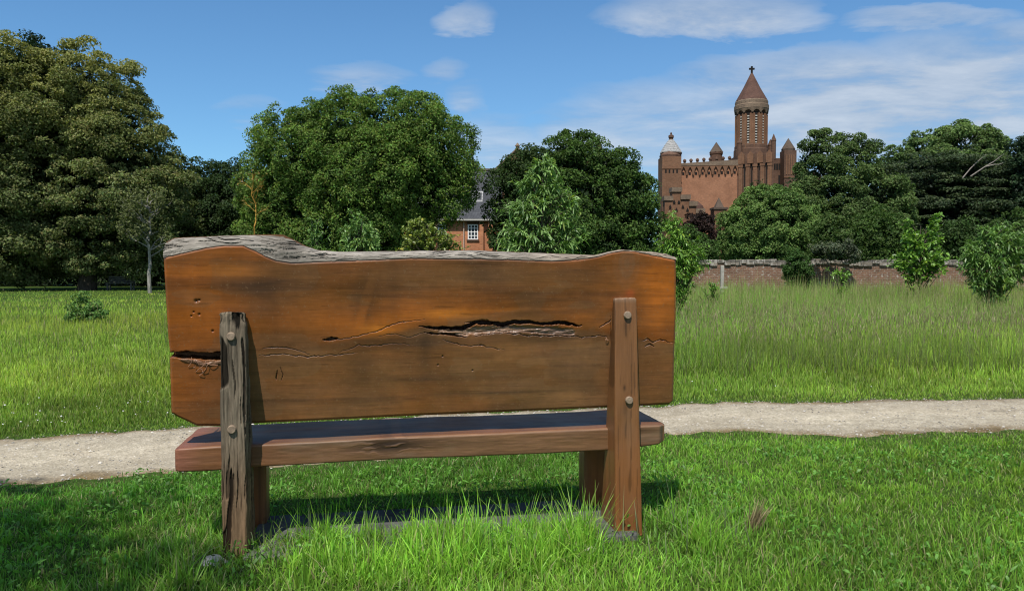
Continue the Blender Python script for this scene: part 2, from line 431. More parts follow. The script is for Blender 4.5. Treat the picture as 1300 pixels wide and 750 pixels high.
def gcol(n, x, y, dry=.06, mean=(.20, .42, .05), seed=0):
    tone = fbm(x * .7, y * .7, seed=40 + seed)
    fine = fbm(x * 6, y * 6, seed=44 + seed)
    m = np.array(mean)[None] * (.5 + .9 * tone)[:, None] * (.55 + .9 * fine)[:, None] * rng.uniform(.7, 1.35, (n, 1))
    m[:, 0] *= 1 + .9 * (fbm(x * .25, y * .25, seed=50 + seed) - .4)
    m *= rng.uniform(.88, 1.12, (n, 3))
    d = rng.random(n) < dry
    m[d] = np.array([.45, .42, .20]) * rng.uniform(.6, 1.1, (d.sum(), 1))
    return m
def up_dirs(n, lean):
    a = rng.uniform(0, 2 * np.pi, n); l = np.abs(rng.normal(0, lean, n))
    D = np.stack([np.cos(a) * l, np.sin(a) * l, np.ones(n)], -1)
    return D / np.linalg.norm(D, axis=1, keepdims=True)

BO = np.array([-1.056, 2.90])           # bench origin: foot of the weathered post
def buv(x, y):
    dx, dy = x - BO[0], y - BO[1]
    return dx * EU[0] + dy * EU[1], dx * EV[0] + dy * EV[1]
SLAB = (.03, 1.60, -.04, .47)
def in_slab(x, y, pad=0.0):
    u, v = buv(x, y); return (u > SLAB[0] - pad) & (u < SLAB[1] + pad) & (v > SLAB[2] - pad) & (v < SLAB[3] + pad)

# near lawn, this side of the path
n = 235000
y = rng.uniform(1.9, 5.6, n) ; x = rng.uniform(-1, 1, n) * (y * .78 + 1.5)
ed = pnear(x) - y
keep = (ed > -.03 + rng.normal(0, .03, n)) & ~(in_slab(x, y) & (buv(x, y)[1] > .05 + .18 * fbm(x * 4, y * 4, seed=77)))
x, y, ed = x[keep], y[keep], ed[keep]; n = len(x)
u, v = buv(x, y)
hmod = fbm(x * 1.7, y * 1.7, seed=61)
rough_area = np.exp(-np.clip(np.abs(v + .12) - .15, 0, 9) ** 2 / .05) * sstep(-.6, 0, u) * (1 - sstep(1.75, 2.3, u))      # unmown strip round the bench
rough_area = np.maximum(rough_area, sstep(.05, -.5, v) * .55 * sstep(2.9, 1.9, np.abs(u - .8)))
hm2 = fbm(x * 7, y * 7, seed=62)
L = (.022 + .055 * hmod * (.4 + 1.2 * hm2) + .055 * rough_area * rng.uniform(.4, 1.5, n)) * rng.uniform(.6, 1.35, n)
L *= .45 + .55 * sstep(-.03, .25, ed)
feet = np.maximum(np.exp(-(((u - .05) / .20) ** 2 + ((v + .16) / .24) ** 2)), np.exp(-(((u - 1.56) / .20) ** 2 + ((v + .16) / .24) ** 2)))
L *= 1 - .6 * feet
L *= 1 - .55 * sstep(.12, .35, v) * (1 - sstep(.6, .9, v)) * sstep(-.3, 0, u) * (1 - sstep(1.8, 2.1, u))
P = np.stack([x, y, ground_z(x, y) - .004], -1)
c_l = gcol(n, x, y, .11); dd_ = (rng.random(n) < .45 * sstep(.22, .02, ed)); c_l[dd_] = np.array([.36, .31, .16]) * rng.uniform(.5, 1.1, (dd_.sum(), 1))
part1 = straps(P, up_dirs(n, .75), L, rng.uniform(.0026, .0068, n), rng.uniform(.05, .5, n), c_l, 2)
# coarse tussocks
tx = rng.uniform(-2.9, 3.6, 620); ty = rng.uniform(2.2, 4.9, 620)
bu = np.concatenate([rng.uniform(.22, 1.42, 150), rng.uniform(-.15, 1.9, 60)]); bv = -.34 + .44 * rng.random(210) ** .9
tx = np.concatenate([tx, BO[0] + bu * EU[0] + bv * EV[0]]); ty = np.concatenate([ty, BO[1] + bu * EU[1] + bv * EV[1]])
big = np.concatenate([np.full(620, .0), np.full(210, 1.0)])
tu_, tv_ = buv(tx, ty)
ok = (ty < pnear(tx) - .15) & ~((tv_ > -.45) & (tv_ < .12) & ((np.abs(tu_ - .05) < .16) | (np.abs(tu_ - 1.56) < .15)))
tx, ty, big = tx[ok], ty[ok], big[ok]
k = 34
x = np.repeat(tx, k) + rng.normal(0, .028, len(tx) * k); y = np.repeat(ty, k) + rng.normal(0, .028, len(tx) * k)
bb = np.repeat(big, k); n = len(x)
k0 = fbm(tx * 2.3, ty * 2.3, seed=33); L = np.repeat(rng.uniform(.07, .12, len(tx)) * (.3 + 1.1 * k0), k) * rng.uniform(.5, 1.25, n) * (1 + bb * np.repeat(rng.uniform(.5, 2.4, len(tx)), k))
P = np.stack([x, y, ground_z(x, y) - .004], -1)
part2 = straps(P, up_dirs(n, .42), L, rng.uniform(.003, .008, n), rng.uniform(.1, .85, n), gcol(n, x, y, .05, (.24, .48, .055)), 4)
# a few long pale bents by the bench
n = 260; bu = rng.uniform(-.2, 2.0, n); bv = rng.uniform(-.3, .05, n)
x = BO[0] + bu * EU[0] + bv * EV[0]; y = BO[1] + bu * EU[1] + bv * EV[1]
P = np.stack([x, y, x * 0], -1)
part3 = straps(P, up_dirs(n, .4), rng.uniform(.15, .30, n), rng.uniform(.0025, .005, n), rng.uniform(.1, .6, n), np.array([.28, .33, .17]) * rng.uniform(.5, 1.1, (n, 1)), 5)
# broad leaves of clover, dock and plantain mixed into the sward
n = 16000; x = rng.uniform(-3.2, 3.8, n); y = rng.uniform(2.2, 4.7, n); ok = (y < pnear(x) - .1) & (fbm(x * 2.2, y * 2.2, seed=88) > .50) & ~in_slab(x, y, -.05); x, y = x[ok], y[ok]; n = len(x)
nearb = np.exp(-((buv(x, y)[1] + .15) / .2) ** 2) * sstep(-.2, .1, buv(x, y)[0]) * (1 - sstep(1.6, 1.9, buv(x, y)[0]))
P = np.stack([x, y, ground_z(x, y) + rng.uniform(.015, .055, n) + .07 * nearb * rng.random(n)], -1); D = up_dirs(n, 1.3)
part4 = straps(P, D, rng.uniform(.018, .042, n), rng.uniform(.007, .014, n), rng.uniform(.1, .7, n), np.array([.17, .38, .06]) * rng.uniform(.5, 1.2, (n, 1)), 3, 'leaf', 1.1, .8)
V, Q, C = join([part1, part2, part3, part4])
tag(mesh_np('lawn_grass', V, Q, M_GRASS, C), 'rough green grass growing around the bench', 'grass', kind='stuff')

# meadow beyond the path: blade size follows the height of the sward
def meadow(n, xr, ymin, ymax, p=1.0):
    q = rng.random(n)
    y = 1 / (1 / ymin + (1 / ymax - 1 / ymin) * q)      # ~ constant count per strip of view
    x = rng.uniform(-1, 1, n) * (y * .74 + 1.2)
    return x, y
parts = []
x, y = meadow(330000, 0, 5.0, 47)
d = y - pfar(x)
ok = d > -.02 + rng.normal(0, .02, len(x))
ok &= ~((y > 33.2) & (x > 6.4))
x, y, d = x[ok], y[ok], d[ok]; n = len(x)
right = sstep(-1.5, 2.5, x - .02 * y)
hn = fbm(x * .35, y * .35, seed=71); hn2 = fbm(x * 2.2, y * 2.2, seed=72)
tall = .065 + (.07 + .09 * right) * sstep(.3, 3, d) + right * (.24 * sstep(1.0, 3.0, d) + .24 * sstep(6, 18, d))
tall = tall * (.6 + .8 * hn) * (.7 + .6 * hn2)
tall *= 1 - .55 * sstep(18, 40, y) * (1 - right)
tall *= .35 + .65 * sstep(0, .35, d)
L = tall * rng.uniform(.55, 1.25, n)
W = (.0035 + y * .00055) * rng.uniform(.7, 1.3, n)
c = gcol(n, x * .5, y * .5, .06, (.27, .46, .065), 3)
dryr = right * sstep(2.0, 9, d)
isdry = rng.random(n) < dryr * .34
c[isdry] = np.array([.38, .36, .15]) * rng.uniform(.65, 1.1, (isdry.sum(), 1))
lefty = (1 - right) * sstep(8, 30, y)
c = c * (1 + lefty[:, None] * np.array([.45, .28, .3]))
L[isdry] *= 1.25
P = np.stack([x, y, ground_z(x, y) - .004], -1)
near = y < 13
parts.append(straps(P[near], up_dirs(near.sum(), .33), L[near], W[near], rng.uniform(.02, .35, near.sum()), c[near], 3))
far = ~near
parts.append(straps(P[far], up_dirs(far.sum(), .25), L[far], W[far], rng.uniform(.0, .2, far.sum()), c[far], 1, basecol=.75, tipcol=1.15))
V, Q, C = join(parts)
tag(mesh_np('meadow_grass', V, Q, M_GRASS, C), 'long uncut meadow grass between the path and the brick wall', 'grass', kind='stuff')

# seed heads: thin stalk with a tan plume
n = 42000; x, y = meadow(n, 0, 7.5, 33)
ok = (rng.random(n) < sstep(-1.0, 3.0, x - .02 * y) * .95 + .05) & (y - pfar(x) > 1.3); x, y = x[ok], y[ok]; n = len(x)
H = rng.uniform(.35, .62, n) * (.7 + .5 * fbm(x * .3, y * .3, seed=9)); D = up_dirs(n, .16)
P = np.stack([x, y, x * 0], -1)
st = straps(P, D, H, (.002 + y * .00022), np.full(n, .04), np.array([.22, .25, .10]) * rng.uniform(.7, 1.1, (n, 1)), 1)
hd = straps(P + D * (H * .93)[:, None], up_dirs(n, .3), rng.uniform(.05, .11, n), (.003 + y * .00032), np.full(n, .15), np.array([.38, .32, .18]) * rng.uniform(.55, 1.15, (n, 1)), 2, 'leaf')
V, Q, C = join([st, hd])
tag(mesh_np('seed_heads', V, Q, M_GRASS, C), 'tan grass seed heads standing above the meadow on the right', 'seed heads', kind='stuff')

# white clover and daisies beside the path
n = 520; x = rng.uniform(-5, 7, n); y = pfar(x) + np.abs(rng.normal(.25, .5, n)) + .05
keep = rng.random(n) < np.where(x < -.8, .6, .06); x, y = x[keep], y[keep]; n = len(x)
tag(scatter_chips('clover_flowers', np.stack([x, y, .06 + rng.uniform(0, .06, n)], -1), rng.uniform(.004, .009, n), np.tile([[.72, .72, .66]], (n, 1)), M_GRIT, .8, seed=5),
    'small white clover flowers in the grass beside the path', 'flowers', kind='stuff')

# ------------------------------------------------------------------ wood shader driven by vertex colour
def wood_mat(name, grain=(2.2, 34, 60), rough=(.34, .55), spec=.5, gmul=((.93, .92, .91), (1.05, 1.05, 1.04)), bstr=.03):
    m, nt, out = newmat(name)
    a = N(nt, 'ShaderNodeAttribute', attribute_name='Col')
    g1 = noise(nt, coords(nt, grain), 1.0, 7, .65, .6)
    g2 = noise(nt, coords(nt, tuple(x * 3.3 for x in grain)), 1.0, 4, .6, .2)
    c = mix(nt, a.outputs[0], ramp(nt, g1, [(.3, gmul[0]), (.7, gmul[1])]), 1.0, 'MULTIPLY')
    c = mix(nt, c, ramp(nt, g2, [(.3, (.86, .85, .84)), (.7, (1.08, 1.07, 1.06))]), 1.0, 'MULTIPLY')
    rr = ramp(nt, noise(nt, coords(nt, (4, 4, 9)), 1.0, 4), [(.3, (rough[0],) * 3), (.7, (rough[1],) * 3)])
    pbsdf(nt, out, c, rr, spec, bump(nt, g1, bstr, .003)); return m
M_WOOD = wood_mat('varnished_slab')
M_WOODV = wood_mat('varnished_post', (60, 60, 3))
M_GREY = wood_mat('weathered_wane', (7, 50, 50), (.8, .95), .1, ((.5, .49, .48), (1.35, 1.33, 1.3)), .8)
M_GREYV = wood_mat('weathered_post', (50, 50, 5), (.8, .95), .1, ((.5, .49, .48), (1.3, 1.3, 1.28)), .8)

bench = empty('park_bench', (BO[0], BO[1], 0), 'rustic live-edge timber bench seen from behind, with one grey post and one brown post', 'bench', rz=BENCH_A)
def bpix(px, py, a=.2285, k=.21):
    """pixel -> bench (u, z) on the plane v = a - k z"""
    d = ray(px, py); o = np.array([-BO[0], -BO[1]])
    ou, ov = o @ EU, o @ EV; du, dv = d[:2] @ EU, d[:2] @ EV
    t = (a - k * CAMZ - ov) / (dv + k * d[2])
    return ou + du * t, CAMZ + d[2] * t
def curve(pts, a=.2285, k=.21):
    uz = np.array([bpix(*p, a, k) for p in pts]); return uz[:, 0], uz[:, 1]
def vface(z): return .2285 - .21 * z
# board edges read off the rear face
TOPR = curve([(207,327),(222,323),(240,319),(262,314),(285,311),(308,311),(322,317),(335,324),(350,330),(370,333),(400,332),(430,331),(480,329),(520,327),(600,328),(650,329),(700,331),(735,329),(760,325),(778,320),(792,318),(806,319),(825,323),(845,327),(859,330)])
TOPF = curve([(207,306),(216,301),(240,300),(290,298),(340,296.5),(357,297),(372,304),(385,311),(402,317),(430,319),(520,318),(600,317),(700,321),(760,323.5),(778,319.5),(792,316.5),(806,317.5),(830,319),(850,321.5),(859,325)])
BOT = curve([(217,524),(224,529),(250,541),(282,541),(333,537),(400,534),(520,528),(640,523),(775,517),(830,514.5),(850,513.5),(855,509)])
LU = curve([(207,327),(210,380),(213,430),(215,447),(215,460),(217,524)]); RU = curve([(859,330),(859,400),(857,450),(855.5,509)])
def polydist(px, pz, pts):
    """distance to a polyline and position 0..1 along it"""
    best = np.full(px.shape, 1e9); pos = np.zeros(px.shape); tot = len(pts) - 1; sgn = np.zeros(px.shape)
    for i in range(tot):
        ax, az = pts[i]; bx_, bz = pts[i+1]; dx, dz = bx_ - ax, bz - az
        t = np.clip(((px - ax) * dx + (pz - az) * dz) / (dx*dx + dz*dz), 0, 1)
        d = np.hypot(px - ax - t * dx, pz - az - t * dz)
        m_ = d < best; best = np.where(m_, d, best); pos = np.where(m_, (i + t) / tot, pos)
        sgn = np.where(m_, pz - az - t * dz, sgn)
    return best, pos, sgn
def P2(pts): return [bpix(*p) for p in pts]
NU, NZ = 1250, 430
s = np.linspace(0, 1, NU)[None]; t = np.linspace(0, 1, NZ)[:, None]
# horizontal position follows the slightly raking ends
umin, umax = min(LU[0]), max(RU[0])
Ucol = LU[0][0] + (RU[0][0] - LU[0][0]) * s
ztop = np.interp(Ucol, *TOPR); zbot = np.interp(Ucol, *BOT)
Zg = zbot + (ztop - zbot) * t
lo = np.interp(Zg, LU[1][::-1], LU[0][::-1]); hi = np.interp(Zg, RU[1][::-1], RU[0][::-1])
Ug = lo + (hi - lo) * s
Zg = np.interp(Ug, *BOT) + (np.interp(Ug, *TOPR) - np.interp(Ug, *BOT)) * t
w1 = (fbm(Ug * 14, Zg * 14, seed=81) - .5) * .016; w2 = (fbm(Ug * 45, Zg * 45, seed=82) - .5) * .011 + (fbm(Ug * 130, Zg * 130, seed=181, o=2) - .5) * .003
Uw, Zw = Ug + w1, Zg + w1 + w2
depth = (fbm(Ug * 2.5, Zg * 5, seed=83) - .5) * .006
depth += (fbm(Ug * 10, Zg * 90, seed=84) - .5) * .0004
dark = np.zeros_like(Ug); pale = np.zeros_like(Ug)
def groove(pts, wid, dep, drk=None, taper=True):
    global depth, dark
    if drk is None: drk = 1.0 if wid > .01 else .72
    if wid < .005: wid *= .85; dep *= .6
    d, pos, sg = polydist(Uw, Zw, P2(pts))
    ww = wid * ((np.sin(np.pi * np.clip(pos, .02, .98)) ** .5) if taper else 1.0) * (.55 + .9 * fbm(Ug * 22, Zg * 3, seed=len(pts)))
    g = 1 - sstep(ww * .55, ww, d)
    depth = depth + g * dep; dark = np.maximum(dark, g * drk)  # cracks are cut and also painted dark, colour standing in for their shade
groove([(214,449),(232,450),(255,451),(280,450)], .0145, .05, .75, False)
groove([(214,450),(240,451),(280,452)], .011, .05, .9, False)
groove([(330,444),(345,441),(372,443),(395,450)], .0024, .004)
groove([(328,452),(360,450),(388,453),(420,450),(455,447)], .0028, .005)
groove([(408,430),(425,431),(450,427),(480,420),(510,409),(540,405)], .0024, .004, .8)
groove([(410,431),(418,432),(430,430)], .008, .02)
groove([(478,428),(500,424),(520,427),(540,423)], .0020, .003, .7)
groove([(430,447),(455,437),(480,438),(500,436),(530,438)], .0020, .003, .7)
groove([(532,414),(552,417),(575,416),(592,415),(604,410),(640,412),(655,409),(690,410),(722,411),(738,413)], .0098, .045, 1, True)
groove([(538,423),(552,424),(575,424),(594,426)], .0052, .03)
groove([(590,410),(605,408),(618,407),(628,413)], .004, .015)
groove([(600,426),(640,423),(670,426),(700,425),(740,428),(776,426)], .0030, .007)
groove([(560,432),(585,436),(610,438),(642,443)], .0022, .006)
groove([(760,416),(770,410),(776,406)], .003, .008)
groove([(814,434),(822,431),(830,434),(838,431),(856,437)], .0028, .006)
groove([(818,440),(826,436),(832,440)], .0035, .012)
groove([(352,470),(350,480),(350,483)], .0045, .008); groove([(356,466),(359,476),(356,484)], .0022, .006)
groove([(776,400),(777,440),(779,480)], .003, .004, .4)
for (cx_, cy_, rr_) in [(249,382,.006),(253,381,.004),(253,399,.004),(243,401,.003),(246,396,.003),(270,420,.004),(600,470,.003),(562,452,.003),(556,463,.003)]:
    cu, cz = bpix(cx_, cy_); g = np.exp(-((Ug - cu) ** 2 + (Zg - cz) ** 2) / rr_ ** 2); depth += g * .006; dark = np.maximum(dark, g * .8)
# shelf of torn pale fibres under the gash
d, pos, sg = polydist(Uw, Zw, P2([(560,421),(600,420),(640,418),(700,419),(726,421)]))
g = 1 - sstep(.008, .018, d); depth += g * (.006 + .02 * (fbm(Ug * 18, Zg * 160, seed=87) - .5)); pale = np.maximum(pale, g * .75 * (1 - dark))
d, pos, sg = polydist(Uw, Zw, P2([(232,456),(250,459),(262,461),(280,458)])); g = 1 - sstep(.004, .010, d); depth -= g * .006 * fbm(Ug * 60, Zg * 60, seed=88); pale = np.maximum(pale, g * .6)
# soften the arrises
ew = np.minimum(np.minimum((Ug - lo), (hi - Ug)), Zg - np.interp(Ug, *BOT))
depth += .010 * (1 - sstep(0, .014, ew)) ** 2 + .004 * (1 - sstep(0, .01, np.interp(Ug, *TOPR) - Zg))
# board colour: orange heartwood, grey-brown cloudy patches, dark mineral streaks
C_OR = np.array([.42, .120, .015]); C_BR = np.array([.190, .072, .020]); C_GB = np.array([.215, .108, .046]); C_DK = np.array([.055, .03, .018])
n1 = fbm(Ug * 2.6, Zg * 5, seed=91); n2 = fbm(Ug * 4, Zg * 12, seed=92); n3 = fbm(Ug * 2.2 + 4, Zg * 5.5, seed=93); n4 = fbm(Ug * 3, Zg * 40 + 3 * fbm(Ug * 2, Zg * 3, seed=3), seed=94)
def blob(px, py, ru, rz_):
    cu, cz = bpix(px, py); return np.exp(-(((Ug - cu) / ru) ** 2 + ((Zg - cz) / rz_) ** 2))
crackz = np.interp(Ug, *curve([(207,450),(330,448),(400,440),(480,425),(540,415),(726,418),(780,425),(858,437)]))
below = 1 - sstep(-.012, .012, Zg - crackz)
orange = np.clip(.33 + 1.9 * (n3 - .5) + .22 * (n2 - .5) + .40 * blob(290,350,.25,.10) + .5 * blob(250,410,.12,.12) + .65 * blob(470,410,.16,.045) + .5 * blob(570,395,.25,.03) + .55 * blob(838,370,.07,.2) + .4 * blob(240,500,.12,.09) + .35 * blob(830,480,.08,.12)
                 - .7 * blob(350,365,.12,.06) - .45 * blob(600,350,.5,.06) - .35 * below * sstep(.15, .5, Ug) - .3 * blob(480,360,.12,.05), 0, 1)
Cb = C_BR[None, None] * (1 - orange[..., None]) + C_OR * orange[..., None]
gb = np.clip(below * (.45 + 1.0 * (n1 - .45)) + .55 * blob(600,350,.4,.05) * n1 * 1.6 + .3 * (n3 < .4), 0, .85)
gb = gb * (1 - .6 * blob(250,490,.15,.1))
Cb = Cb * (1 - gb[..., None]) + C_GB * gb[..., None]
st = np.clip(sstep(.56, .72, n4) * .16 + blob(560,480,.4,.02) * .35 + blob(640,498,.3,.008) * .55 + blob(400,507,.3,.006) * .35 + blob(540,440,.03,.12) * .4 + blob(325,365,.10,.05) * .45 + blob(460,470,.05,.07) * .35 + blob(610,345,.08,.05) * .3, 0, .8)
Cb = Cb * (1 - st[..., None]) + C_DK * st[..., None]
flame = blob(465,385,.05,.13) * .5 * sstep(.4, .6, fbm(Ug * 16 - Zg * 5, Zg * 2, seed=161)) + blob(500,370,.03,.10) * .35
Cb = Cb * (1 - flame[..., None]) + np.array([.085, .035, .014]) * flame[..., None]
glow = np.clip(.75 * blob(567,398,.11,.018) + .7 * blob(478,418,.07,.022) + .5 * blob(300,345,.10,.03), 0, .85); Cb = Cb * (1 - glow[..., None]) + np.array([.62, .20, .022]) * glow[..., None]
ku, kz = bpix(796, 335); kr_ = np.sqrt(((Ug - ku) / .05) ** 2 + ((Zg - kz) / .085) ** 2) + .5 * (fbm(Ug * 18, Zg * 14, seed=162) - .5)
sw = np.exp(-kr_ ** 2 * .9) * (.5 + .5 * np.sin(kr_ * 13)) * .4; Cb = Cb * (1 - sw[..., None]) + np.array([.26, .13, .06]) * sw[..., None]
kn = np.clip(blob(795,340,.035,.055) * (.2 + n2), 0, .4)          # pale knot flare above the brown post
Cb = Cb * (1 - kn[..., None]) + np.array([.24, .12, .06]) * kn[..., None]
kr = np.clip(blob(800,372,.018,.014), 0, .8); Cb = Cb * (1 - kr[..., None]) + np.array([.42, .10, .025]) * kr[..., None]
Cb = Cb * (1 - pale[..., None]) + np.array([.27, .17, .11]) * pale[..., None]
Cb = (Cb * (1 - .9 * dark[..., None]) + np.array([.022, .004, .002]) * dark[..., None]) * (.9 + .25 * fbm(Ug * 60, Zg * 60, seed=96))[..., None]
zf_ = (Zg - np.interp(Ug, *BOT)) / (np.interp(Ug, *TOPR) - np.interp(Ug, *BOT))
warp = .035 * (fbm(Ug * 2.2, Zg * 2, seed=201) - .5)
band = sstep(.50, .72, fbm(Ug * .9, (Zg + warp) * 17, seed=202)); band2 = sstep(.52, .64, fbm(Ug * .7 + 9, (Zg + warp) * 46, seed=203)) * .5
smoke = sstep(.48, .70, fbm(Ug * 5.5 + Zg * 2.5, Zg * 2.6, seed=204))
mm = np.clip(.50 * band + .30 * band2 + .40 * smoke * (.4 + .6 * n1), 0, .72)[..., None]
Cb = Cb * (1 - mm) + Cb * np.array([.50, .50, .62]) * mm
lite = np.clip(sstep(.55, .75, fbm(Ug * 3.1 + 3, (Zg + warp) * 8, seed=205)) * .5, 0, .5)[..., None]
Cb = Cb * (1 + lite * np.array([.55, .50, .45]))
scr = sstep(.80, .86, fbm(Ug * 9, Zg * 210, seed=191, o=2)) * .30; Cb = Cb * (1 - scr[..., None])
Cb = Cb * (1 + .10 * (fbm(Ug * 26, Zg * 2.0, seed=141) - .5) + .20 * (fbm(Ug * 7, Zg * 2.5, seed=142) - .5))[..., None]
spk = (fbm(Ug * 170, Zg * 170, seed=97, o=2) > .80) * .35; Cb = Cb * (1 - spk[..., None]) + np.array([.28, .17, .09]) * spk[..., None]
Vb = np.stack([Ug, vface(Zg) + depth, Zg], -1)
# side and bottom returns to the front face
TH = .085
idx = np.arange(NU * NZ).reshape(NZ, NU)
Qb = [np.stack([idx[:-1, :-1], idx[:-1, 1:], idx[1:, 1:], idx[1:, :-1]], -1).reshape(-1, 4)]
Vall = [Vb.reshape(-1, 3)]; Call = [Cb.reshape(-1, 3)]
base = NU * NZ
def strip(line, linec, off, steps=6, mul=.9):
    """extrude a border line forward by off(3) in steps"""
    global base
    n = len(line); T_ = np.linspace(0, 1, steps + 1)[:, None, None]
    G = line[None] + off[None] * T_ if off.ndim == 2 else line[None] + off[None, None] * T_
    G = G + (fbm(G[..., 0] * 20 + G[..., 2] * 20, G[..., 1] * 50, seed=5)[..., None] - .5) * .004 * np.sin(np.pi * T_)
    Vall.append(G.reshape(-1, 3)); Call.append(np.repeat(linec[None], steps + 1, 0).reshape(-1, 3) * mul)
    id_ = base + np.arange(n * (steps + 1)).reshape(steps + 1, n)
    Qb.append(np.stack([id_[:-1, :-1], id_[:-1, 1:], id_[1:, 1:], id_[1:, :-1]], -1).reshape(-1, 4))
    base += n * (steps + 1)
strip(Vb[:, 0], Cb[:, 0], np.array([0, TH, .018])); strip(Vb[:, -1], Cb[:, -1], np.array([0, TH, .018])); strip(Vb[0], Cb[0], np.array([0, TH, .018]), mul=.7)
ui = np.linspace(0, NU - 1, 200).astype(int)
fr_bot = Vb[0][ui] + np.array([0, TH, .018]); ftz = np.interp(Vb[-1][ui][:, 0], *TOPF)
fr_top = np.stack([Vb[-1][ui][:, 0], vface(ftz) + .06, ftz], -1)
G = fr_bot[None] + (fr_top - fr_bot)[None] * np.linspace(0, 1, 20)[:, None, None]
Vall.append(G.reshape(-1, 3)); Call.append(np.tile([[.22, .10, .05]], (G.size // 3, 1)))
id_ = base + np.arange(200 * 20).reshape(20, 200); Qb.append(np.stack([id_[:-1, :-1], id_[:-1, 1:], id_[1:, 1:], id_[1:, :-1]], -1).reshape(-1, 4)); base += 4000
backrest = mesh_np('backrest', np.concatenate(Vall), np.concatenate(Qb), M_WOOD, np.concatenate(Call), bench, smooth=True)

# grey waney edge that rolls from the rear face up to the front top edge
s = np.linspace(0, 1, 1100); NR = 44
uu = Vb[-1, 0, 0] + (Vb[-1, -1, 0] - Vb[-1, 0, 0]) * s
zr = np.interp(uu, *TOPR); zf = np.maximum(np.interp(uu, *TOPF), zr + .003)
t = np.linspace(0, 1, NR)[:, None]
hgt = (zf - zr)[None]
V0 = vface(zr)[None] + .0005
th = t * (math.pi / 2)
Zl = zr[None] + hgt * np.sin(th) ** .8
Vl = V0 + (.012 + .05) * (1 - np.cos(th)) + .004 * t
Ul = np.repeat(uu[None], NR, 0)
rid = .5 * (fbm(Ul * 60, Zl * 260, seed=105) - .5) + fbm(Ul * 10, Zl * 120 + 8 * fbm(Ul * 4, Zl * 6, seed=6), seed=101) - .5
cr = .8 * sstep(.66, .72, fbm(Ul * 9, Zl * 120 + 9 * fbm(Ul * 5, Zl * 9, seed=8), seed=102)) + .5 * sstep(.60, .68, fbm(Ul * 16, Zl * 330 + 12 * fbm(Ul * 6, Zl * 9, seed=18), seed=104, o=3))
bulge = fbm(Ul * 8, Zl * 20, seed=103) - .5
inn = np.sin(np.pi * np.clip(t * 1.05 + .02, 0, 1)) ** .6
Vl = Vl - inn * (.010 * bulge + .010 * rid - .010 * cr)
Zl = Zl + inn * .004 * rid
gcolr = np.array([.36, .33, .29])[None, None] * (.85 + .7 * rid + .4 * bulge)[..., None] * (1 - .6 * cr[..., None])
dk = np.exp(-((Ul - bpix(365, 320)[0]) / .09) ** 2) * .45; gcolr = gcolr * (1 - dk[..., None])
browner = sstep(.9, 1.5, Ul)[..., None] * .5 * np.ones_like(gcolr); gcolr = gcolr * (1 - browner) + gcolr * np.array([1.02, .82, .66]) * browner
# top flat behind the rolled edge
Utop = np.repeat(uu[None], 6, 0); tt = np.linspace(0.02, 1, 6)[:, None]
Vtop = Vl[-1][None] + .035 * tt; Ztop = Zl[-1][None] - .004 * tt - .05 * tt ** 8
VV = np.concatenate([np.stack([Ul, Vl, Zl], -1), np.stack([Utop, Vtop, Ztop], -1)])
CC = np.concatenate([gcolr, np.repeat(gcolr[-1:], 6, 0)])
nr = NR + 6; idx = np.arange(nr * 1100).reshape(nr, 1100)
Ql = np.stack([idx[:-1, :-1], idx[:-1, 1:], idx[1:, 1:], idx[1:, :-1]], -1).reshape(-1, 4)
# end caps
vc = VV.reshape(-1, 3); ends = []
for e in (0, 1099):
    c_ = VV[:, e].mean(0)[None]; ends.append(c_)
nb = len(vc); vc = np.concatenate([vc] + ends); tri = []
for k_, e in enumerate((0, 1099)):
    for i in range(nr - 1): tri.append((idx[i, e], idx[i + 1, e], nb + k_))
    tri.append((idx[nr - 1, e], idx[0, e], nb + k_))
cc = np.concatenate([CC.reshape(-1, 3), [[.25, .22, .19]] * 2])
le = mesh_np('live_edge', vc, Ql, M_GREY, cc, backrest, smooth=True, tri=tri)
tag(le, 'weathered grey waney edge along the top of the backrest')

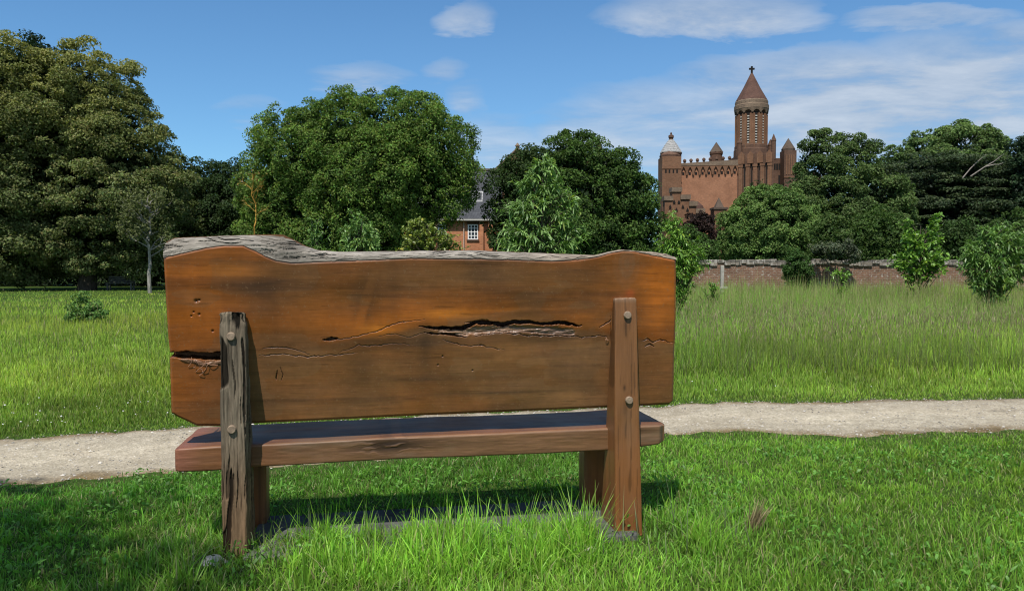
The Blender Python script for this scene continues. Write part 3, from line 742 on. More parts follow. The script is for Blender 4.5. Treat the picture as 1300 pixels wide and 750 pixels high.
# generic dense block: six displaced faces
def block(name, x0, x1, front, back, z0, z1, disp, colf, mat, parent, nx_=24, nz=160, nyy=24, top_drop=None, smooth=True):
    """front(z), back(z) give v at height z (x0/x1 may be callables of z)"""
    X0 = x0 if callable(x0) else (lambda z: z * 0 + x0); X1 = x1 if callable(x1) else (lambda z: z * 0 + x1)
    # go round the section: list of (a,b) unit square perimeter
    per = [(i / nx_, 0.0) for i in range(nx_)] + [(1.0, i / nyy) for i in range(nyy)] + [(1 - i / nx_, 1.0) for i in range(nx_)] + [(0.0, 1 - i / nyy) for i in range(nyy)]
    per = np.array(per); npn = len(per)
    z = np.linspace(z0, z1, nz)[:, None]
    A = per[None, :, 0]; B = per[None, :, 1]
    r = .06   # rounded corners
    cxn = (A - .5) * 2; cyn = (B - .5) * 2
    k = 1 / (np.abs(cxn) ** 14 + np.abs(cyn) ** 14) ** (1 / 14)
    A2 = .5 + cxn * k * .5; B2 = .5 + cyn * k * .5
    xx = X0(z) + (X1(z) - X0(z)) * A2; yy = front(z) + (back(z) - front(z)) * B2; zz_ = np.repeat(z, npn, 1)
    nxv = cxn * (np.abs(cxn) >= .999) ; nyv = cyn * (np.abs(cyn) >= .999)
    xx, yy, zz_ = [q + np.zeros((nz, npn)) for q in (xx, yy, zz_)]
    dsp, dk_ = disp(xx, yy, zz_)
    xx = xx - nxv * dsp; yy = yy - nyv * dsp
    V_ = np.stack([xx, yy, zz_], -1); C_ = colf(xx, yy, zz_) * (1 - dk_[..., None])
    ix = np.arange(nz * npn).reshape(nz, npn); nxt = np.roll(ix, -1, 1)
    Q_ = np.stack([ix[:-1], nxt[:-1], nxt[1:], ix[1:]], -1).reshape(-1, 4)
    vs = V_.reshape(-1, 3); cs = C_.reshape(-1, 3)
    # caps: shrink rings
    tris = []
    for row, dz in ((nz - 1, .006), (0, -.0)):
        cen = V_[row].mean(0); ring = V_[row] * .86 + cen * .14; ring[:, 2] += dz
        if row: ring[:, 2] += (fbm(ring[:, 0] * 60, ring[:, 1] * 60, seed=4) - .5) * .01
        b0 = len(vs); vs = np.concatenate([vs, ring, cen[None] + [[0, 0, dz]]]); cs = np.concatenate([cs, C_[row], C_[row].mean(0)[None]])
        rid_ = b0 + np.arange(npn); rn = np.roll(rid_, -1)
        Q_ = np.concatenate([Q_, np.stack([ix[row], nxt[row], rn, rid_], -1)])
        tris += [(rid_[i], rn[i], b0 + npn) for i in range(npn)]
    return mesh_np(name, vs, Q_, mat, cs, parent, smooth=smooth, tri=tris)
def nofx(x, y, z): return (fbm(x * 30, y * 30, z * 4, seed=2) - .5) * .003, np.zeros_like(x)

# posts ------------------------------------------------------------
PT = 0.0                                   # rear face of the posts
u0, zt0 = bpix(278, 399, 0, 0); u1, _ = bpix(312, 399, 0, 0); ub0, _ = bpix(281, 660, 0, 0); ub1, _ = bpix(314, 660, 0, 0)
def oldpost(x, y, z):
    s_ = x + y * 1.3
    w_ = fbm(s_ * 10, z * 3, seed=111) * .05
    fis = sstep(.66, .73, vnoise((s_ + w_) * 62, z * 4.0, seed=112)) + .7 * sstep(.70, .78, vnoise((s_ + w_) * 130, z * 7, seed=113))
    fis = np.clip(fis, 0, 1)
    rel = (fbm(s_ * 50, z * 7, seed=114) - .5)
    topchew = sstep(zt0 - .07, zt0, z) * np.clip(fbm(x * 45, z * 25, seed=115) - .35, 0, 1) * .022
    fine_ = fbm(s_ * 170, z * 9, seed=119) - .5
    return fis * .008 + rel * .010 + fine_ * .004 + topchew, np.clip(fis * .85 + .5 * sstep(.05, .25, fine_) + .1 * (rel > .1), 0, .92)
def oldcol(x, y, z):
    g = fbm(x * 40, z * 4, y * 40, seed=116)
    c = np.array([.165, .135, .098]) * (.6 + .9 * g)[..., None]
    low = sstep(.55, .1, z)[..., None]; c = c * (1 - low) + c * np.array([1.25, .98, .78]) * low
    moss = sstep(.55, .75, fbm(x * 12, z * 5, seed=118))[..., None] * .4
    return c * (1 - moss) + np.array([.20, .175, .115]) * moss
po = block('post', lambda z: u0 + (ub0 - u0) * (zt0 - z) / .75, lambda z: u1 + (ub1 - u1) * (zt0 - z) / .75, lambda z: z * 0, lambda z: vface(z), 0.0, zt0, oldpost, oldcol, M_GREYV, bench, 60, 420, 40)
tag(po, 'weathered grey fissured post')
v0_, zt1 = bpix(780, 380, 0, 0); v1_, _ = bpix(808, 380, 0, 0); vb0, _ = bpix(781, 660, 0, 0); vb1, _ = bpix(815, 660, 0, 0)
def newpost(x, y, z):
    cut = sstep(.012, .006, np.abs(x - (v0_ + .035) - .006 * np.sin(z * 7))) * sstep(.1, .2, z)
    return (fbm(x * 30, y * 30, z * 4, seed=2) - .5) * .003, cut * .0 * x
def newcol(x, y, z):
    g = fbm(x * 25, z * 3, y * 25, seed=121); o_ = fbm(x * 8, z * 2.2, y * 8, seed=122)
    c = np.array([.20, .088, .032])[None, None] * (.7 + .6 * g)[..., None]
    gr = sstep(.4, .65, o_)[..., None] * .45; c = c * (1 - gr) + np.array([.20, .125, .075]) * gr
    k_ = np.exp(-((z - .62) / .012) ** 2 - ((x - v0_ - .045) / .006) ** 2)[..., None]; c = c * (1 - .7 * k_)
    lowr = sstep(.6, .1, z)[..., None] * .5
    ck = sstep(.78, .82, vnoise(x * 150 + 1.5 * fbm(x * 5, z * 2, seed=7), z * 4.5, seed=171)); c = c * (1 - .4 * ck[..., None]); ce = sstep(.02, .0, zt1 - z)[..., None] * .35; c = c * (1 - ce) + np.array([.26, .19, .13]) * ce
    rust = np.exp(-(((x - (v0_ + v1_) / 2) / .012) ** 2 + (np.minimum(np.abs(z - .88), np.abs(z - .53)) / .03) ** 2))[..., None] * .3; c = c * (1 - rust)
    return c * (1 - lowr) + c * np.array([1.3, .95, .7]) * lowr
pn = block('post', lambda z: v0_ + (vb0 - v0_) * (zt1 - z) / .8, lambda z: v1_ + (vb1 - v1_) * (zt1 - z) / .8, lambda z: z * 0, lambda z: vface(z), 0.0, zt1, newpost, newcol, M_WOODV, bench, 30, 120, 24)
tag(pn, 'sound brown post')
# front legs
def legcol(x, y, z):
    c = newcol(x, y, z) * np.array([.95, .85, .75]); return c
for uc in (u0 + .06, v0_ + .03):
    block('leg', uc - .055, uc + .055, lambda z: z * 0 + .36, lambda z: z * 0 + .47, 0.0, .345, nofx, legcol, M_WOODV, bench, 12, 40, 12)

# seat slab ----------------------------------------------------------
SV = .10
rt = curve([(222,569),(278,565.5),(342,563),(520,554),(773,543),(819,539.5),(846,539)], SV, 0)
rb = curve([(221,600),(260,599),(317,594),(420,588),(520,582.5),(600,580),(700,576),(773,572),(820,567),(846,563)], SV, 0)
sl, sr = rt[0][0], rt[0][-1]
NS, NP = 700, 150
# section runs: bottom-back -> rear face -> top -> front face -> bottom
sec = []
a_ = np.linspace(0, 1, 40); b_ = np.linspace(0, 1, 70)
per = np.concatenate([np.stack([a_ * 0, a_], -1), np.stack([b_[1:], b_[1:] * 0 + 1], -1), np.stack([a_[1:] * 0 + 1, 1 - a_[1:]], -1), np.stack([1 - b_[1:], b_[1:] * 0], -1)])
uS = (sl + (sr - sl) * np.linspace(0, 1, NS))[:, None]
cx2 = (per[:, 0] - .5) * 2; cz2 = (per[:, 1] - .5) * 2
kk = 1 / (np.abs(cx2) ** 18 + np.abs(cz2) ** 18) ** (1 / 18)
A = (.5 + cx2 * kk * .5)[None]; B = (.5 + cz2 * kk * .5)[None]
ztp = np.interp(uS, *rt); zbt = np.interp(uS, *rb)
endr = np.minimum(sstep(0, .018, uS - sl) * .5 + .5, sstep(0, .05, sr - uS) * .35 + .65)
Zs = (ztp + zbt) / 2 + (zbt - ztp) / 2 * (1 - 2 * B) * (.86 + .14 * endr)
wS = .42 + .012 * np.sin(uS * 4)
inset_r = .03 * (1 - sstep(0, .045, sr - uS)) ** 2 * (1 - A) + .006 * (1 - sstep(0, .015, uS - sl)) * (1 - A)
Vs = SV + wS * A + inset_r
kn = np.exp(-(((uS - bpix(495, 565, SV, 0)[0]) / .15) ** 2)) * np.exp(-((Zs - (ztp - .032)) / .03) ** 2)
rear = (A < .02)
hollow = kn * sstep(.42, .56, fbm(uS * 12 + 0 * A, Zs * 90 + 5 * fbm(uS * 6 + 0 * A, Zs * 20, seed=9), seed=131))
Vs = Vs + rear * (hollow * .003 + (fbm(uS * 6 + 0 * A, Zs * 30, seed=132) - .5) * .005)
Zs = Zs + (B > .98) * ((fbm(uS * 5 + 0 * A, Vs * 12, seed=133) - .5) * .006)
Us = uS + 0 * A + (A - .5) * 0.0
g = fbm(Us * 2.5, Zs * 14, Vs * 14, seed=134); g2 = fbm(Us * 30, Zs * 6, Vs * 3, seed=135)
Cs = np.array([.165, .075, .030])[None, None] * (.65 + .7 * g)[..., None]
gw = np.clip(sstep(.45, .65, fbm(Us * 3 + 7, Zs * 9, Vs * 9, seed=136)) * .6 + .35 * rear * sstep(.0, .3, Us), 0, .8)[..., None]
Cs = Cs * (1 - gw) + np.array([.15, .10, .058]) * gw
topm = (B > .98)[..., None]; Cs = np.where(topm, Cs * np.array([1.05, 1.0, .95]), Cs)
edge = (rear & (B > .9))[..., None] * .35; Cs = Cs * (1 - edge) + np.array([.34, .20, .13]) * edge  # paler strip paints sunlight along the rear top edge
Cs = Cs * (1 - .85 * hollow[..., None]) * (.9 + .2 * g2[..., None])
lft = (1 - sstep(0, .12, Us - sl))[..., None] * .6; Cs = Cs * (1 - lft) + np.array([.27, .105, .07]) * lft  # left end tinted lighter and pinker, sunlight put into the wood colour
VS = np.stack([Us, Vs, Zs], -1); npn = len(per)
idx = np.arange(NS * npn).reshape(NS, npn); nxt = np.roll(idx, -1, 1)
Qs = np.stack([idx[:-1], idx[1:], nxt[1:], nxt[:-1]], -1).reshape(-1, 4)
vs = VS.reshape(-1, 3); cs = Cs.reshape(-1, 3); tris = []
for row, du in ((0, -.006), (NS - 1, .010)):
    cen = VS[row].mean(0); ring = VS[row] * .9 + cen * .1; ring[:, 0] = cen[0] + du
    b0 = len(vs); vs = np.concatenate([vs, ring, cen[None] + [[du, 0, 0]]]); cs = np.concatenate([cs, Cs[row], Cs[row].mean(0)[None]])
    r_ = b0 + np.arange(npn); rn = np.roll(r_, -1)
    Qs = np.concatenate([Qs, np.stack([idx[row], nxt[row], rn, r_], -1)]); tris += [(r_[i], rn[i], b0 + npn) for i in range(npn)]
M_SEAT = wood_mat('seat_slab', (3, 45, 60), (.42, .65), .35, ((.7, .68, .66), (1.2, 1.17, 1.14)), .3)
mesh_np('seat', vs, Qs, M_SEAT, cs, bench, smooth=True, tri=tris)

# coach bolts
for px, py in ((293, 427), (294, 545), (797, 400), (799, 508)):
    bu_, bz_ = bpix(px, py, -.008, 0)
    b = MB(); n = 14; prof = [(.0, 0), (.0145, 0), (.0165, -.004), (.0165, -.011), (.0135, -.0155), (.0, -.016)]
    vs = []; fs = []
    for r_, d_ in prof:
        for i in range(n):
            a = 2 * math.pi * i / n; vs.append((bu_ + r_ * math.cos(a), .003 + d_, bz_ + r_ * math.sin(a)))
    for k in range(len(prof) - 1):
        for i in range(n): j = (i + 1) % n; fs.append((k*n+i, k*n+j, (k+1)*n+j, (k+1)*n+i))
    b.add(vs, fs); b.build('bolt', M_BOLT, bench, smooth=False)
# dry rootlets caught in the crack
b = MB()
for (px, py, n) in ((246, 454, 3), (254, 463, 3), (266, 459, 3), (776, 430, 2)):
    for _ in range(n):
        uu_, z_ = bpix(px + random.uniform(-8, 8), py + random.uniform(-2, 6)); pts = []
        dx, dz = random.uniform(-1, 1), random.uniform(-1.4, .2)
        for i in range(7):
            pts.append((uu_, vface(z_) - .004 - .004 * math.sin(i * .6), z_)); uu_ += dx * .004; z_ += dz * .004
            dx += random.uniform(-.7, .7); dz += random.uniform(-.6, .6)
        b.tube(pts, [.0009] * 7, 4)
b.build('dried_rootlets', plain('rootlet', (.40, .22, .14), .9), bench)
# foot slab the bench stands on
b = MB(); x0, x1, y0, y1 = SLAB
b.box(x0, x1, y0, y1, -.05, .022)
sb = b.build('concrete_base', M_SLABCONC, None, .008)
sb.location = (BO[0], BO[1], 0); sb.rotation_euler = (0, 0, BENCH_A)
tag(sb, 'grey concrete pad under the timber bench, coloured dark for shade', 'slab')
# two lumps of pale stone by the post feet
def stone(px, py, Y, s, label, seed):
    p = at(px, py, Y); r = np.random.default_rng(seed)
    n1_, n2_ = 14, 9; th_ = np.linspace(0, 2 * np.pi, n1_, endpoint=False)[None]; ph = np.linspace(-1.45, 1.45, n2_)[:, None]
    X_ = np.cos(ph) * np.cos(th_); Y2 = np.cos(ph) * np.sin(th_); Z2 = np.sin(ph) + 0 * th_
    rr_ = s * (.75 + .5 * fbm(X_ * 1.7 + seed, Y2 * 1.7, Z2 * 1.7, seed=seed))
    V_ = np.stack([X_ * rr_ * 1.3, Y2 * rr_, Z2 * rr_ * .8], -1).reshape(-1, 3)
    ix = np.arange(n1_ * n2_).reshape(n2_, n1_); nx__ = np.roll(ix, -1, 1)
    Q_ = np.stack([ix[:-1], nx__[:-1], nx__[1:], ix[1:]], -1).reshape(-1, 4)
    o = mesh_np('stone', V_, Q_, M_ROCK, None, None, (p[0], p[1], -.004))
    return tag(o, label, 'stone', 'pale stones by the bench feet')
stone(270, 676, 2.86, .045, 'pale lump of stone left of the grey post foot', 1)
stone(738, 690, 2.98, .05, 'pale lump of stone in the grass by the brown post foot', 2)
# dried dock stalk tuft in the lawn
n = 120; p = at(955, 672, 3.25)
P = np.tile([[p[0], p[1], 0]], (n, 1)) + rng.normal(0, .012, (n, 3)) * [1, 1, 0]; P[:, 2] = .0
D = up_dirs(n, .3); D[:, 0] += .35; D /= np.linalg.norm(D, axis=1, keepdims=True)
V, Q, C = straps(P, D, rng.uniform(.08, .17, n), rng.uniform(.003, .007, n), rng.uniform(0, .3, n), np.array([.42, .33, .19]) * rng.uniform(.4, 1.2, (n, 1)), 3, 'grass')
tag(mesh_np('dead_grass_tuft', V, Q, M_GRASS, C), 'small brown dried tuft in the green lawn right of the bench', 'tuft')

# ------------------------------------------------------------------ trees
def ell_surface(lobes, n, inner=.9):
    """points on the union surface of ellipsoid lobes (cx,cy,cz,rx,ry,rz)"""
    Lb = np.asarray(lobes); area = (Lb[:, 3] * Lb[:, 5]) + (Lb[:, 3] * Lb[:, 4]); pr = area / area.sum()
    m_ = int(n * 2.6) + 50
    k = rng.choice(len(Lb), m_, p=pr); d = rng.normal(0, 1, (m_, 3)); d /= np.linalg.norm(d, axis=1, keepdims=True)
    P_ = Lb[k, :3] + d * Lb[k, 3:]; ok = np.ones(m_, bool)
    for j, l in enumerate(Lb):
        q = (((P_ - l[:3]) / (l[3:] * inner)) ** 2).sum(1); ok &= (q > 1) | (k == j)
    P_, d = P_[ok], d[ok]
    return P_[:n], d[:n]
def leaf_quads(P, Nn, size, aspect, col):
    n = len(P)
    a = rng.normal(0, 1, (n, 3)); t = np.cross(Nn, a); t /= np.linalg.norm(t, axis=1, keepdims=True) + 1e-9
    s_ = np.cross(Nn, t)
    L_ = size[:, None] * .5; W_ = L_ * aspect
    cup = Nn * size[:, None] * .10
    V_ = np.stack([P - t * L_ - cup, P - s_ * W_ + cup, P + t * L_ - cup, P + s_ * W_ + cup], 1).reshape(-1, 3)
    Q_ = np.arange(n * 4).reshape(-1, 4)
    return V_, Q_, np.repeat(col, 4, 0)
def crown_geo(lobes, n_leaf, leaf, clump, c1, c2, flat=.75, core=.35, aspect=.62, jit=.35, up=.35, droopy=False, seedn=0, size_var=.35, sparse=0.0, hue=.12, top_tint=None):
    """clumps over the crown surface, leaves in every clump, some filling inside"""
    Lb = np.asarray(lobes, float)
    surf = (4 * np.pi * ((Lb[:, 3] * Lb[:, 5] + Lb[:, 3] * Lb[:, 4] + Lb[:, 4] * Lb[:, 5]) / 3)).sum() * .55
    nc = int(max(14, surf / (clump * clump * 1.5)))
    Pc, dc = ell_surface(Lb, nc); nc = len(Pc)
    Pc = Pc - dc * (rng.random((nc, 1)) ** 1.5 * clump * 1.6) + rng.normal(0, clump * jit, (nc, 3))
    keep = fbm(Pc[:, 0] / clump / 3.0, Pc[:, 1] / clump / 3.0, Pc[:, 2] / clump / 3.0, seed=seedn + 200) > sparse
    Pc, dc = Pc[keep], dc[keep]; nc = len(Pc)
    rc = clump * np.clip(rng.lognormal(-.12, .42, nc), .3, 2.1)
    tint = rng.random(nc); wgt = rc ** 2 * np.where(dc[:, 1] > .45, .35, 1.0); wgt /= wgt.sum()
    n1 = int(n_leaf * (1 - core)); k = rng.choice(nc, n1, p=wgt)
    d = rng.normal(0, 1, (n1, 3)) + dc[k] * .8 + np.array([0, 0, .35]); d /= np.linalg.norm(d, axis=1, keepdims=True)
    rr_ = rc[k] * rng.uniform(.35, 1.12, n1) ** .6
    P_ = Pc[k] + d * rr_[:, None] * np.array([1, 1, flat])
    Nn = d * .7 + rng.normal(0, .55, (n1, 3)) + np.array([0, 0, up]); Nn /= np.linalg.norm(Nn, axis=1, keepdims=True)
    c1, c2 = np.array(c1), np.array(c2)
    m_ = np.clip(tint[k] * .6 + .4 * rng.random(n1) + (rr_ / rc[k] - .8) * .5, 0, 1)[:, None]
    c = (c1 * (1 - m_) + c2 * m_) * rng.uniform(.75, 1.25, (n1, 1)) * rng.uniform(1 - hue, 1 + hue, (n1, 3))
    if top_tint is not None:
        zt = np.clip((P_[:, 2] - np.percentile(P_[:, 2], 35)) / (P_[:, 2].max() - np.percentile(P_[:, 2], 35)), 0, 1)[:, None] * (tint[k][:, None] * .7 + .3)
        c = c * (1 - zt) + np.array(top_tint) * zt * rng.uniform(.7, 1.3, (n1, 1))  # lighter upper leaves paint sunlit highlights into the crown
    sz = leaf * rng.uniform(1 - size_var, 1 + size_var, n1)
    parts_ = []
    if droopy:
        D_ = d + np.array([0, 0, .2]) + rng.normal(0, .4, (n1, 3)); D_ /= np.linalg.norm(D_, axis=1, keepdims=True)
        parts_.append(straps(P_, D_, sz, sz * aspect, rng.uniform(.3, 1.0, n1), c, 3, 'leaf', 1.1, .9))
    else: parts_.append(leaf_quads(P_, Nn, sz, aspect, c))
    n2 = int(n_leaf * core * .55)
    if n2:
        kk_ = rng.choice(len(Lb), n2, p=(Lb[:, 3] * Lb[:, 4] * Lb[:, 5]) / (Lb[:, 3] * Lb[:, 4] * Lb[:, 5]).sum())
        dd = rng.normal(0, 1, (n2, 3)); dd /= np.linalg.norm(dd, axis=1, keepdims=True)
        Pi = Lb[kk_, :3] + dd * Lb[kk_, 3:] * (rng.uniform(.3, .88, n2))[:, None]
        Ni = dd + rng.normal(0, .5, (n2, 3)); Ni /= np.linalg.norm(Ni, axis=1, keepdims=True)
        parts_.append(leaf_quads(Pi, Ni, leaf * 1.9 * rng.uniform(.7, 1.2, n2), .75, (c1 * .75)[None] * rng.uniform(.6, 1.1, (n2, 1))))  # inner leaves coloured darker to stand in for shade inside the crown
    return join(parts_)
def branch_geo(b, p0, p1, r0, r1, bend=.12, n=7, nn=7):
    p0, p1 = np.array(p0, float), np.array(p1, float); Ln = np.linalg.norm(p1 - p0)
    o1 = rng.normal(0, bend * Ln, 3) * np.array([1, 1, .4]); pts = []
    for i in range(n):
        t = i / (n - 1); p = p0 + (p1 - p0) * t + o1 * math.sin(math.pi * t) * .6 + rng.normal(0, .012 * Ln, 3) * (0 < i < n - 1)
        pts.append(p)
    b.tube(pts, list(np.linspace(r0, r1, n)), nn); return pts
def lobe(px, py, r, Y, dy=0.0, sx=1, sy=1, sz=1):
    p = at(px, py, Y + dy); q = r * Y / F
    return [p[0], p[1], p[2], q * sx, q * sy, q * sz]
def tree(name, label, cat, Y, lob, base_px, trunk_r, n_leaf, leaf, clump, c1, c2, mat=None, group=None, bark=None, limbs=7, **kw):
    L_ = np.array([lobe(*l[:3], Y, *(l[3:])) if len(l) > 3 else lobe(*l, Y) for l in lob])
    minz = L_[:, 5].min() * .35
    L_[:, 2] = np.maximum(L_[:, 2], minz)
    bx_ = xw(base_px, Y); cy0 = float((L_[:, 1]).mean())
    root = empty(name, (bx_, cy0, 0), label, cat, group)
    inv = np.array([bx_, cy0, 0])
    b = MB(); cz = float(np.average(L_[:, 2], weights=L_[:, 3])); fork = max(.25 * cz, L_[:, 2].min() * .5)
    fork = min(fork, cz * .6)
    branch_geo(b, (0, 0, -.05), (0, 0, fork), trunk_r * 1.25, trunk_r * .85, .03, 6, 10)
    tops = sorted(range(len(L_)), key=lambda i: -L_[i, 3])[:limbs]
    for i in tops:
        branch_geo(b, (0, 0, fork * .93), L_[i, :3] - inv + np.array([0, 0, L_[i, 5] * .3]), trunk_r * .55, trunk_r * .12, .06, 7, 6)
        for _ in range(2):
            d = rng.normal(0, 1, 3); d /= np.linalg.norm(d)
            branch_geo(b, L_[i, :3] - inv, L_[i, :3] - inv + d * L_[i, 3:] * .8, trunk_r * .2, trunk_r * .04, .08, 5, 5)
    b.build('trunk', bark or M_BARK, root, smooth=True)
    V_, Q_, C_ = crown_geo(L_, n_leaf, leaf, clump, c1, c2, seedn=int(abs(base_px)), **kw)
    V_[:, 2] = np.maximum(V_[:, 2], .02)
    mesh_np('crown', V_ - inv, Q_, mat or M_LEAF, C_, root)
    return root

OLV1, OLV2 = (.055, .080, .020), (.240, .275, .105)
GRN1, GRN2 = (.042, .090, .016), (.200, .300, .060)
DKG1, DKG2 = (.030, .062, .016), (.120, .195, .048)

tree('broadleaf_tree', 'huge olive green tree with a tall domed crown, left of the bench', 'tree', 46,
     [(105,137,70),(62,160,78),(140,185,62),(60,240,80),(150,245,72),(185,262,46),(100,285,66),(160,300,48),(40,300,55)], 110, .45, 200000, .15, .50, OLV1, OLV2,
     aspect=.6, flat=.6, top_tint=(.31, .30, .09), core=.3, jit=.7, sparse=.25, hue=.16)
tree('broadleaf_tree', 'olive tree with yellowish crown cut by the left edge of the photo', 'tree', 44,
     [(-15,115,62),(10,95,42),(-50,180,90),(-20,260,80),(10,305,50)], -30, .42, 100000, .15, .5, OLV1, OLV2, flat=.6, top_tint=(.31, .30, .09))
tree('conifer_tree', 'dark conifer tip showing above the olive trees at the upper left', 'tree', 60,
     [(38,60,16),(45,85,26),(30,110,40),(40,170,60)], 40, .3, 16000, .22, .5, (.012,.03,.012), (.03,.055,.025))
tree('broadleaf_tree', 'narrow green tree filling the gap right of the huge olive tree', 'tree', 54,
     [(222,235,28),(205,225,34),(232,270,34),(215,300,40)], 222, .22, 28000, .17, .5, OLV1, (.10,.125,.035))
tree('broadleaf_tree', 'dark low tree behind the bare lichened sapling', 'tree', 56,
     [(268,245,38),(300,250,38),(250,275,40),(290,290,48),(330,280,40)], 280, .25, 45000, .17, .5, DKG1, (.05,.085,.028))
tree('broadleaf_tree', 'broad round dense green tree behind the middle of the bench', 'tree', 45,
     [(395,205,66),(440,186,62),(505,184,63),(540,199,61),(470,235,82),(368,250,55),(420,290,60),(556,236,48),(352,222,34),(480,290,60),(360,300,50)], 470, .45, 220000, .13, .40, GRN1, GRN2,
     aspect=.6, flat=.85, jit=.55, sparse=.27, hue=.18)
tree('broadleaf_tree', 'dark rounded tree behind the drooping sweet chestnut sapling', 'tree', 47,
     [(722,214,40),(762,228,42),(785,255,44),(740,265,55),(806,288,36),(700,290,45),(770,305,48)], 745, .35, 80000, .16, .45, DKG1, (.10,.175,.035), flat=.8)
tree('broadleaf_tree', 'small dark tree hiding the brick gable end', 'tree', 46,
     [(672,220,28),(655,240,30),(650,280,34),(680,270,40),(662,310,36)], 665, .25, 36000, .15, .42, DKG1, (.055,.09,.025))
tree('copper_beech', 'small purple-leaved tree in front of the church', 'tree', 60,
     [(880,292,16),(893,285,16),(886,312,20),(900,305,14)], 888, .15, 9000, .17, .4, (.022,.014,.012), (.05,.028,.024))
tree('holm_oak', 'dense dome-shaped olive green tree in front of the church tower', 'tree', 44,
     [(978,292,54),(952,300,38),(1008,298,37),(934,312,20),(1028,310,20),(980,318,54)], 978, .3, 110000, .115, .27, (.045,.09,.02), (.20,.31,.085), flat=.8, jit=.2)
tree('broadleaf_tree', 'tall loose tree with see-through top right of the church', 'tree', 62,
     [(1045,190,24),(1072,186,19),(1050,228,36),(1082,222,30),(1120,252,34),(1075,262,42),(1030,250,26),(1125,285,30),(1090,300,32),(1028,202,16),(1105,190,9),(1060,172,10),(1140,235,18)], 1070, .4, 80000, .17, .5, DKG1, (.15,.22,.07), sparse=.43, core=.08, flat=.75)
tree('broadleaf_tree', 'flat-topped airy tree on the skyline near the right edge', 'tree', 90,
     [(1205,178,26,0,1.6,1,.8),(1170,190,22),(1245,186,24),(1215,205,40,0,1.6,1,.8),(1140,210,26)], 1205, .5, 60000, .24, .6, DKG1, (.21,.31,.10), sparse=.42, core=.08)
tree('cedar_tree', 'dark cedar with flat layered branches at the right', 'tree', 70,
     [(1200,215,60,0,1.3,1,.35),(1175,238,60,0,1.2,1,.3),(1235,235,70,0,1.2,1,.3),(1160,262,55,0,1.1,1,.3),(1220,262,80,0,1.2,1,.3),(1190,288,70,0,1.2,1,.35),(1265,285,60,0,1.2,1,.35),(1280,225,40,0,1,1,.35),(1270,255,50,0,1,1,.3)], 1215, .6, 90000, .2, .75,
     (.020,.040,.018), (.11,.15,.07), flat=.22, up=1.2, core=.35)
tree('pine_tree', 'dark pine cut by the right edge of the photo', 'tree', 64,
     [(1303,190,20),(1312,215,28),(1305,240,26),(1310,280,36)], 1308, .3, 22000, .2, .5, (.016,.036,.016), (.06,.10,.045))
# shrubs along the wall
sh = [(1062,308,30,'mid green shrub behind the wall, right of the domed tree',GRN1,(.085,.13,.035)),
      (1112,305,34,'bushy green shrub behind the wall below the see-through tree',GRN1,(.08,.135,.03)),
      (1215,315,30,'shrub behind the wall between the two fruit saplings',GRN1,(.06,.10,.03)),
      (1290,305,34,'leafy shrub behind the wall at the right edge',GRN1,(.075,.12,.03)),
      (870,318,24,'low shrub on the wall line beside the bench end',GRN1,(.07,.12,.03))]
for px, py, r, lab, c1, c2 in sh:
    tree('shrub', lab, 'shrub', 38, [(px,py,r),(px-r*.6,py+10,r*.75),(px+r*.7,py+8,r*.8),(px,py+22,r*.9)], px, .08, 15000, .12, .32, c1, c2, group='shrubs along the old wall', flat=.8)
tree('ivy_bush', 'rounded ivy bush growing against the face of the wall', 'shrub', 32.2, [(1012,328,12),(1008,345,16),(1017,352,14)], 1012, .05, 6500, .09, .2, GRN1, (.06,.12,.03), group='shrubs along the old wall')
tree('shrub', 'silvery green bramble spilling over the wall top', 'shrub', 33.2, [(1040,318,9),(1060,316,10),(1080,318,10)], 1060, .04, 5500, .09, .2, (.06,.08,.045), (.14,.17,.10), group='shrubs along the old wall')
# dim undergrowth of the wood at the left: nobody could count it
Lw = []
for i in range(44):
    px = -90 + i * 11; Yw = 58 + (i * 7 % 5); p = at(px, 330 + (i * 13 % 17) - 8, Yw); Lw.append([p[0], p[1], max(p[2], 1.0), 1.6, 1.6, 2.0 + (i % 3) * .5])
    if i % 2: Lw.append([p[0], p[1] + 3, 4.6, 2.2, 1.8, 2.6])
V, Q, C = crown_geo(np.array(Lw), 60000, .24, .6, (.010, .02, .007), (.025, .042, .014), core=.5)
V[:, 2] = np.maximum(V[:, 2], .02)
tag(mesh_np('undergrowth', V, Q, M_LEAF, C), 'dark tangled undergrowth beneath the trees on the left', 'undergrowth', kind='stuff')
Lw = []
for i in range(46):
    px = 340 + i * 24; Yw = 70 + (i * 7 % 5) + (28 if 480 < px < 1020 else 0); p = at(px, 325, Yw); Lw.append([p[0], p[1], 2.0, 2.6, 2, 2.6 + (i % 3) * .5])
    if px > 1015: Lw.append([p[0], p[1] + 14, 6.0, 3.2, 2, 4.2 + (i % 3) * .6])
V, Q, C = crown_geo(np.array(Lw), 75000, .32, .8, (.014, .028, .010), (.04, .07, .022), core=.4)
V[:, 2] = np.maximum(V[:, 2], .02)
tag(mesh_np('distant_shrubbery', V, Q, M_LEAF, C), 'band of far dark shrubbery closing the view behind the wall', 'shrubbery', kind='stuff')


